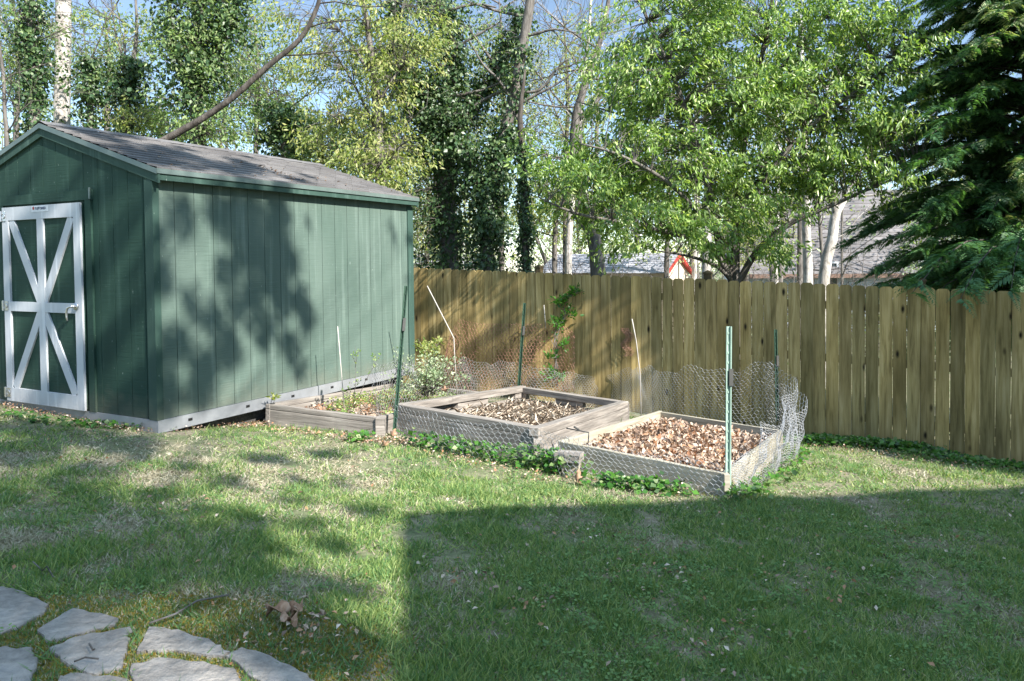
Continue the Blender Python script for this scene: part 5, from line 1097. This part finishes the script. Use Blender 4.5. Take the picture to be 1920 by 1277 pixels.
for px, Y, wd, lab in ((1325, 17.5, .13, 'pale trunk standing behind the foot of the bright tree'), (1455, 20, .07, 'thin whitish pole like trunk right of the bright tree'), (1302, 21, .08, 'slender pale trunk beside the red gable')):
    T = Tree('pale_trunk_tree', lab, foot(px, Y), M['barkpale']); T.limb([foot(px, Y), at(px, 480, Y), at(px+3, 350, Y), at(px+2, 180, Y), at(px, 0, Y)], [wd, wd*.9, wd*.8, wd*.6, wd*.4]); grow(T, px, 400, Y, 40, -40, 1.5, .02, 4); grow(T, px, 330, Y, -40, -40, 1.8, .02, 4); T.done([M['spring']])

# extra light understory trees filling the middle distance
for px, py, Y, rx, ry, n, m_, lab in ((30, 130, 18.5, 60, 130, 110, 'spring', 'airy light green tree at the far left behind the ivy trunk'), (200, 130, 19, 70, 110, 130, 'midleaf', 'thin leafed green tree behind the gap right of the thick pale trunk'), (300, 240, 18, 90, 45, 110, 'midleaf', 'low leafy tree peeking over the front half of the shed roof'),
        (480, 150, 18.5, 90, 120, 230, 'midleaf', 'fine leaved tree behind the leaning limb'), (600, 280, 18, 90, 70, 190, 'spring', 'pale green tree peeking over the far half of the shed roof'), (800, 400, 19, 70, 90, 150, 'spring', 'pale understory tree between shed corner and massive ivy trunk'),
        (720, 280, 17.5, 90, 90, 230, 'midleaf', 'green tree low behind the yellow green one'), (940, 150, 20, 90, 150, 190, 'spring', 'light leafed tree behind the big gray trunk'), (1040, 380, 20, 110, 80, 140, 'spring', 'pale green tree above the neighbour shed'), (1060, 180, 21, 100, 150, 130, 'spring', 'very thin spring tree behind the forked bare tree'),
        (1250, 380, 20, 120, 110, 100, 'spring', 'green tree hidden behind the left side of the bright cherry'), (1500, 200, 21, 200, 220, 150, 'spring', 'wide green tree hidden behind the right side of the bright cherry'), (1400, 440, 22, 90, 60, 110, 'spring', 'pale bush behind the foot of the bright cherry')):
    T = Tree('understory_tree', lab, foot(px, Y), M['bark']); T.limb([foot(px, Y), at(px, py+ry, Y), at(px+5, py, Y), at(px-4, py-ry, Y)], [.09, .07, .05, .015], 6)
    for j in range(7):
        a = random.uniform(-1, 1); T.limb([at(px, py+ry*a, Y), at(px+rx*random.uniform(-.6, .6), py+ry*(a-.25), Y+.2), at(px+rx*random.uniform(-1, 1), py+ry*(a-.45), Y+random.gauss(0, .5))], [.03, .02, .006], 4)
    for j in range(9): grow(T, px+random.uniform(-.4, .4)*rx, py+random.uniform(-.5, .9)*ry, Y, random.uniform(-50, 50), -45, 1.3, .018, 3)
    T.clumps(ell(px, py, Y, rx, ry, 1.3, int(n*1.45)), 16, .095, 0, rtw=.005, spread=.12, conlen=2); T.done([M[m_]])

# ---- distant woodland: trunks, twig tangle and leaf haze that nobody could count
def woodland():
    mb = MB()
    for k in range(150):
        Y = random.uniform(24, 60); x = random.uniform(-.75, .72)*Y; h = random.uniform(5, 13); z0 = gz(x, Y)-.5; r_ = random.uniform(.04, .16)
        P = [Vector((x, Y, z0))]
        for i in range(4): P.append(P[-1]+Vector((random.gauss(0, .25), random.gauss(0, .2), h/4)))
        mb.tube(P, [r_, r_*.85, r_*.65, r_*.4, .015], 5, cap=False)
        for j in range(10):
            i = random.randint(1, 3); p = P[i].lerp(P[i+1], random.random()); q_ = [p]
            d = Vector((random.gauss(0, 1), random.gauss(0, .6), random.uniform(.2, 1))).normalized()
            for i in range(4): d = (d+Vector([random.gauss(0, .25) for _ in range(3)])).normalized(); q_.append(q_[-1]+d*random.uniform(.3, .8))
            mb.tube(q_, [.03, .024, .018, .012, .006], 3, cap=False)
    for k in range(2600):      # brush
        Y = random.uniform(17, 34); x = random.uniform(-.72, .70)*Y; z0 = gz(x, Y); p = Vector((x, Y, z0+random.uniform(0, 1.5))); q_ = [p]; d = Vector((random.gauss(0, .7), random.gauss(0, .4), random.uniform(.3, 1))).normalized()
        for i in range(5): d = (d+Vector([random.gauss(0, .35) for _ in range(3)])+Vector((0, 0, -.04))).normalized(); q_.append(q_[-1]+d*random.uniform(.25, .6))
        mb.tube(q_, [.014, .012, .010, .008, .006, .004], 3, cap=False)
    tag(mb.build('distant_woodland_branches', M['bark'], smooth=True), 'tangle of gray branches and brush in the far woods', 'woodland', kind='stuff')
    V = []; mis = []
    for n, y0, y1, z0, z1, s, m_ in ((90000, 26, 55, -3.2, 3.2, .16, 0), (70000, 24, 50, 0, 6.5, .16, 1), (80000, 20, 32, -3.4, 1.6, .10, 0), (14000, 18, 26, -2.6, .4, .09, 2)):
        Y = rng.uniform(y0, y1, n); x = rng.uniform(-.76, .74, n)*Y; zz = z0+(z1-z0)*rng.uniform(size=n)**1.2
        keep = pnoise(x*.9+zz, Y*.5+zz*1.7, .9, 21+m_) > rng.uniform(-.6, .75, n); keep &= ~((x/Y > .28) & (x/Y < .52) & (Y < 31) & (zz > -1.2) & (zz < 3.0)); keep &= ~((x/Y > .03) & (x/Y < .25) & (Y < 24)); x, Y, zz = x[keep], Y[keep], zz[keep]
        P = np.stack([x, Y, zz], 1); V.append(leaf_array(P, rng.normal(size=P.shape)+np.array([0, 0, -.5]), rng.uniform(.6, 1.3, len(P))*s, .6, .3)); mis.append(np.full(len(P), m_))
    tag(big_mesh('distant_woodland_leaves', np.concatenate(V), 4, [M['sage'], M['spring'], M['sage']], np.concatenate(mis)), 'soft green leaf haze of the far woods', 'woodland', kind='stuff')
woodland()

# ---- trees of the garden outside the frame; their crowns throw the dappled shade
def shade_tree(name, lab, base, spots, dist, lm, top, dens=3.2):
    """spots: (world point, radius). Each leaf clump hangs `dist` metres up-sun of the spot it shades."""
    T = Tree(name, lab, base, M['bark'], grp='trees outside the frame'); T.limb([base, base+Vector((.1, .1, 3)), base+Vector((-.1, .2, 6)), top], [.28, .22, .18, .08], 10)
    V = []
    for p, r_ in spots:
        c = Vector(p)+SV*(dist+random.uniform(-1.3, 1.3)); a = min(T.S[:40], key=lambda q: (q-c).length)
        T.mb.tube([a, a.lerp(c, .5)+Vector((0, 0, .3)), c], [.018, .010, .004], 4, cap=False)
        n = int(dens*3.14*r_*r_/.0042); P = np.array(tuple(c))+unit(rng.normal(size=(n, 3)))*(rng.uniform(0, 1, (n, 1))**.45)*r_*np.array([1, 1, .9]); V.append(leaf_array(P, rng.normal(size=P.shape)+np.array([0, 0, -.4]), rng.uniform(.08, .14, n), .65, .3))
    T.LV.append((np.concatenate(V), 0)); T.done([lm])
sp = []
# side wall of the shed
for x, y, r_ in ((340, 400, .16), (300, 520, .15), (330, 650, .2), (375, 730, .16), (400, 600, .15), (360, 560, .10), (420, 400, .20), (465, 390, .22), (470, 470, .26), (425, 500, .13), (515, 440, .24), (510, 520, .24), (460, 560, .20), (545, 490, .16), (560, 560, .14), (575, 600, .13), (500, 620, .18), (545, 650, .13), (430, 650, .18), (390, 680, .14), (560, 690, .08), (310, 740, .15), (580, 420, .05), (730, 415, .04), (737, 432, .04), (742, 450, .035), (768, 450, .05), (764, 520, .03), (525, 560, .16), (300, 440, .1), (520, 380, .15)):
    sp.append((on_side(x, y), r_*1.05))
for x, y, r_ in ((30, 470, .15), (120, 440, .15), (60, 640, .18), (150, 700, .16), (250, 740, .15), (225, 440, .12), (130, 560, .16), (40, 350, .08), (150, 330, .08), (240, 610, .09), (20, 560, .15), (200, 660, .1), (90, 740, .15), (255, 500, .07)): sp.append((on_front(x, y), r_))
for u, v, r_ in ((.3, .1, .2), (.3, .4, .25), (.7, .4, .2), (1.0, .9, .2), (1.5, .3, .2), (1.55, .8, .15), (.6, 1.6, .2), (.8, .8, .3), (.4, 1.2, .28), (1.2, .4, .2), (.2, 1.8, .15), (.9, 1.7, .16), (.25, .9, .2), (.6, .2, .2), (1.25, 1.3, .12), (1.3, 2.2, .09), (.5, 2.3, .08)): sp.append((S_(u-.05, v, zr-ROOF*(W_/2-u)), r_*1.15))
for x, y, r_ in ((40, 800, .2), (120, 815, .25), (30, 850, .22), (230, 835, .18), (60, 985, .22), (180, 965, .24), (20, 1010, .2), (250, 985, .14), (110, 1040, .15), (230, 1060, .22), (330, 1040, .24), (400, 1020, .18), (450, 1080, .16), (300, 1085, .16), (170, 1085, .15), (60, 1070, .12), (540, 1090, .13), (520, 1140, .14), (600, 1180, .17), (680, 1210, .10), (560, 1210, .12), (640, 1255, .10), (500, 860, .13), (610, 850, .10), (680, 960, .07), (540, 940, .06), (10, 1110, .08), (100, 905, .10), (420, 905, .08), (370, 960, .08), (480, 1230, .10), (260, 860, .08), (350, 880, .07), (160, 880, .10), (560, 900, .05), (300, 930, .07), (460, 980, .08), (520, 1030, .07), (620, 1020, .06), (660, 1110, .09), (600, 1090, .07), (400, 1120, .08), (330, 1140, .07), (240, 1110, .08), (100, 1105, .06), (440, 1180, .08), (380, 1190, .06), (540, 1265, .09), (20, 930, .08), (560, 985, .06), (650, 905, .05)): sp.append((gp(x, y), r_*(1.45 if y < 1030 else 1.05)))
shade_tree('oak_tree', 'leafy tree outside the frame behind the viewer, dappling shed and lawn', Vector((7.6, -9.2, -1.2)), sp, 13.5, M['midleaf'], Vector((7.8, -7.6, 8.6)), 4.5)
sp = []
for k in range(95):
    x = random.uniform(780, 1290); y = random.uniform(500, 740); f = (x-780)/510
    if pnoise(np.array([x*.02]), np.array([y*.02]), 1.3, 4)[0] < -.25: continue
    sp.append((on_fence(x, y), random.uniform(.04, .095)))
for k in range(26): sp.append((on_fence(random.uniform(1230, 1420), random.uniform(500, 780)), random.uniform(.10, .18)))
for x, y in ((1080, 480), (1040, 495), (1150, 495), (1030, 505)): sp.append((at(x, y, 21), .2))
shade_tree('maple_tree', 'leafy tree outside the frame on the right, streaking the fence with shade', Vector((10.6, 3.6, -2.2)), sp, 10.5, M['midleaf'], Vector((7.8, 4.2, 6.2)), 6.0)
print('objects', len(bpy.data.objects), 'polys', sum(len(m_.polygons) for m_ in bpy.data.meshes))
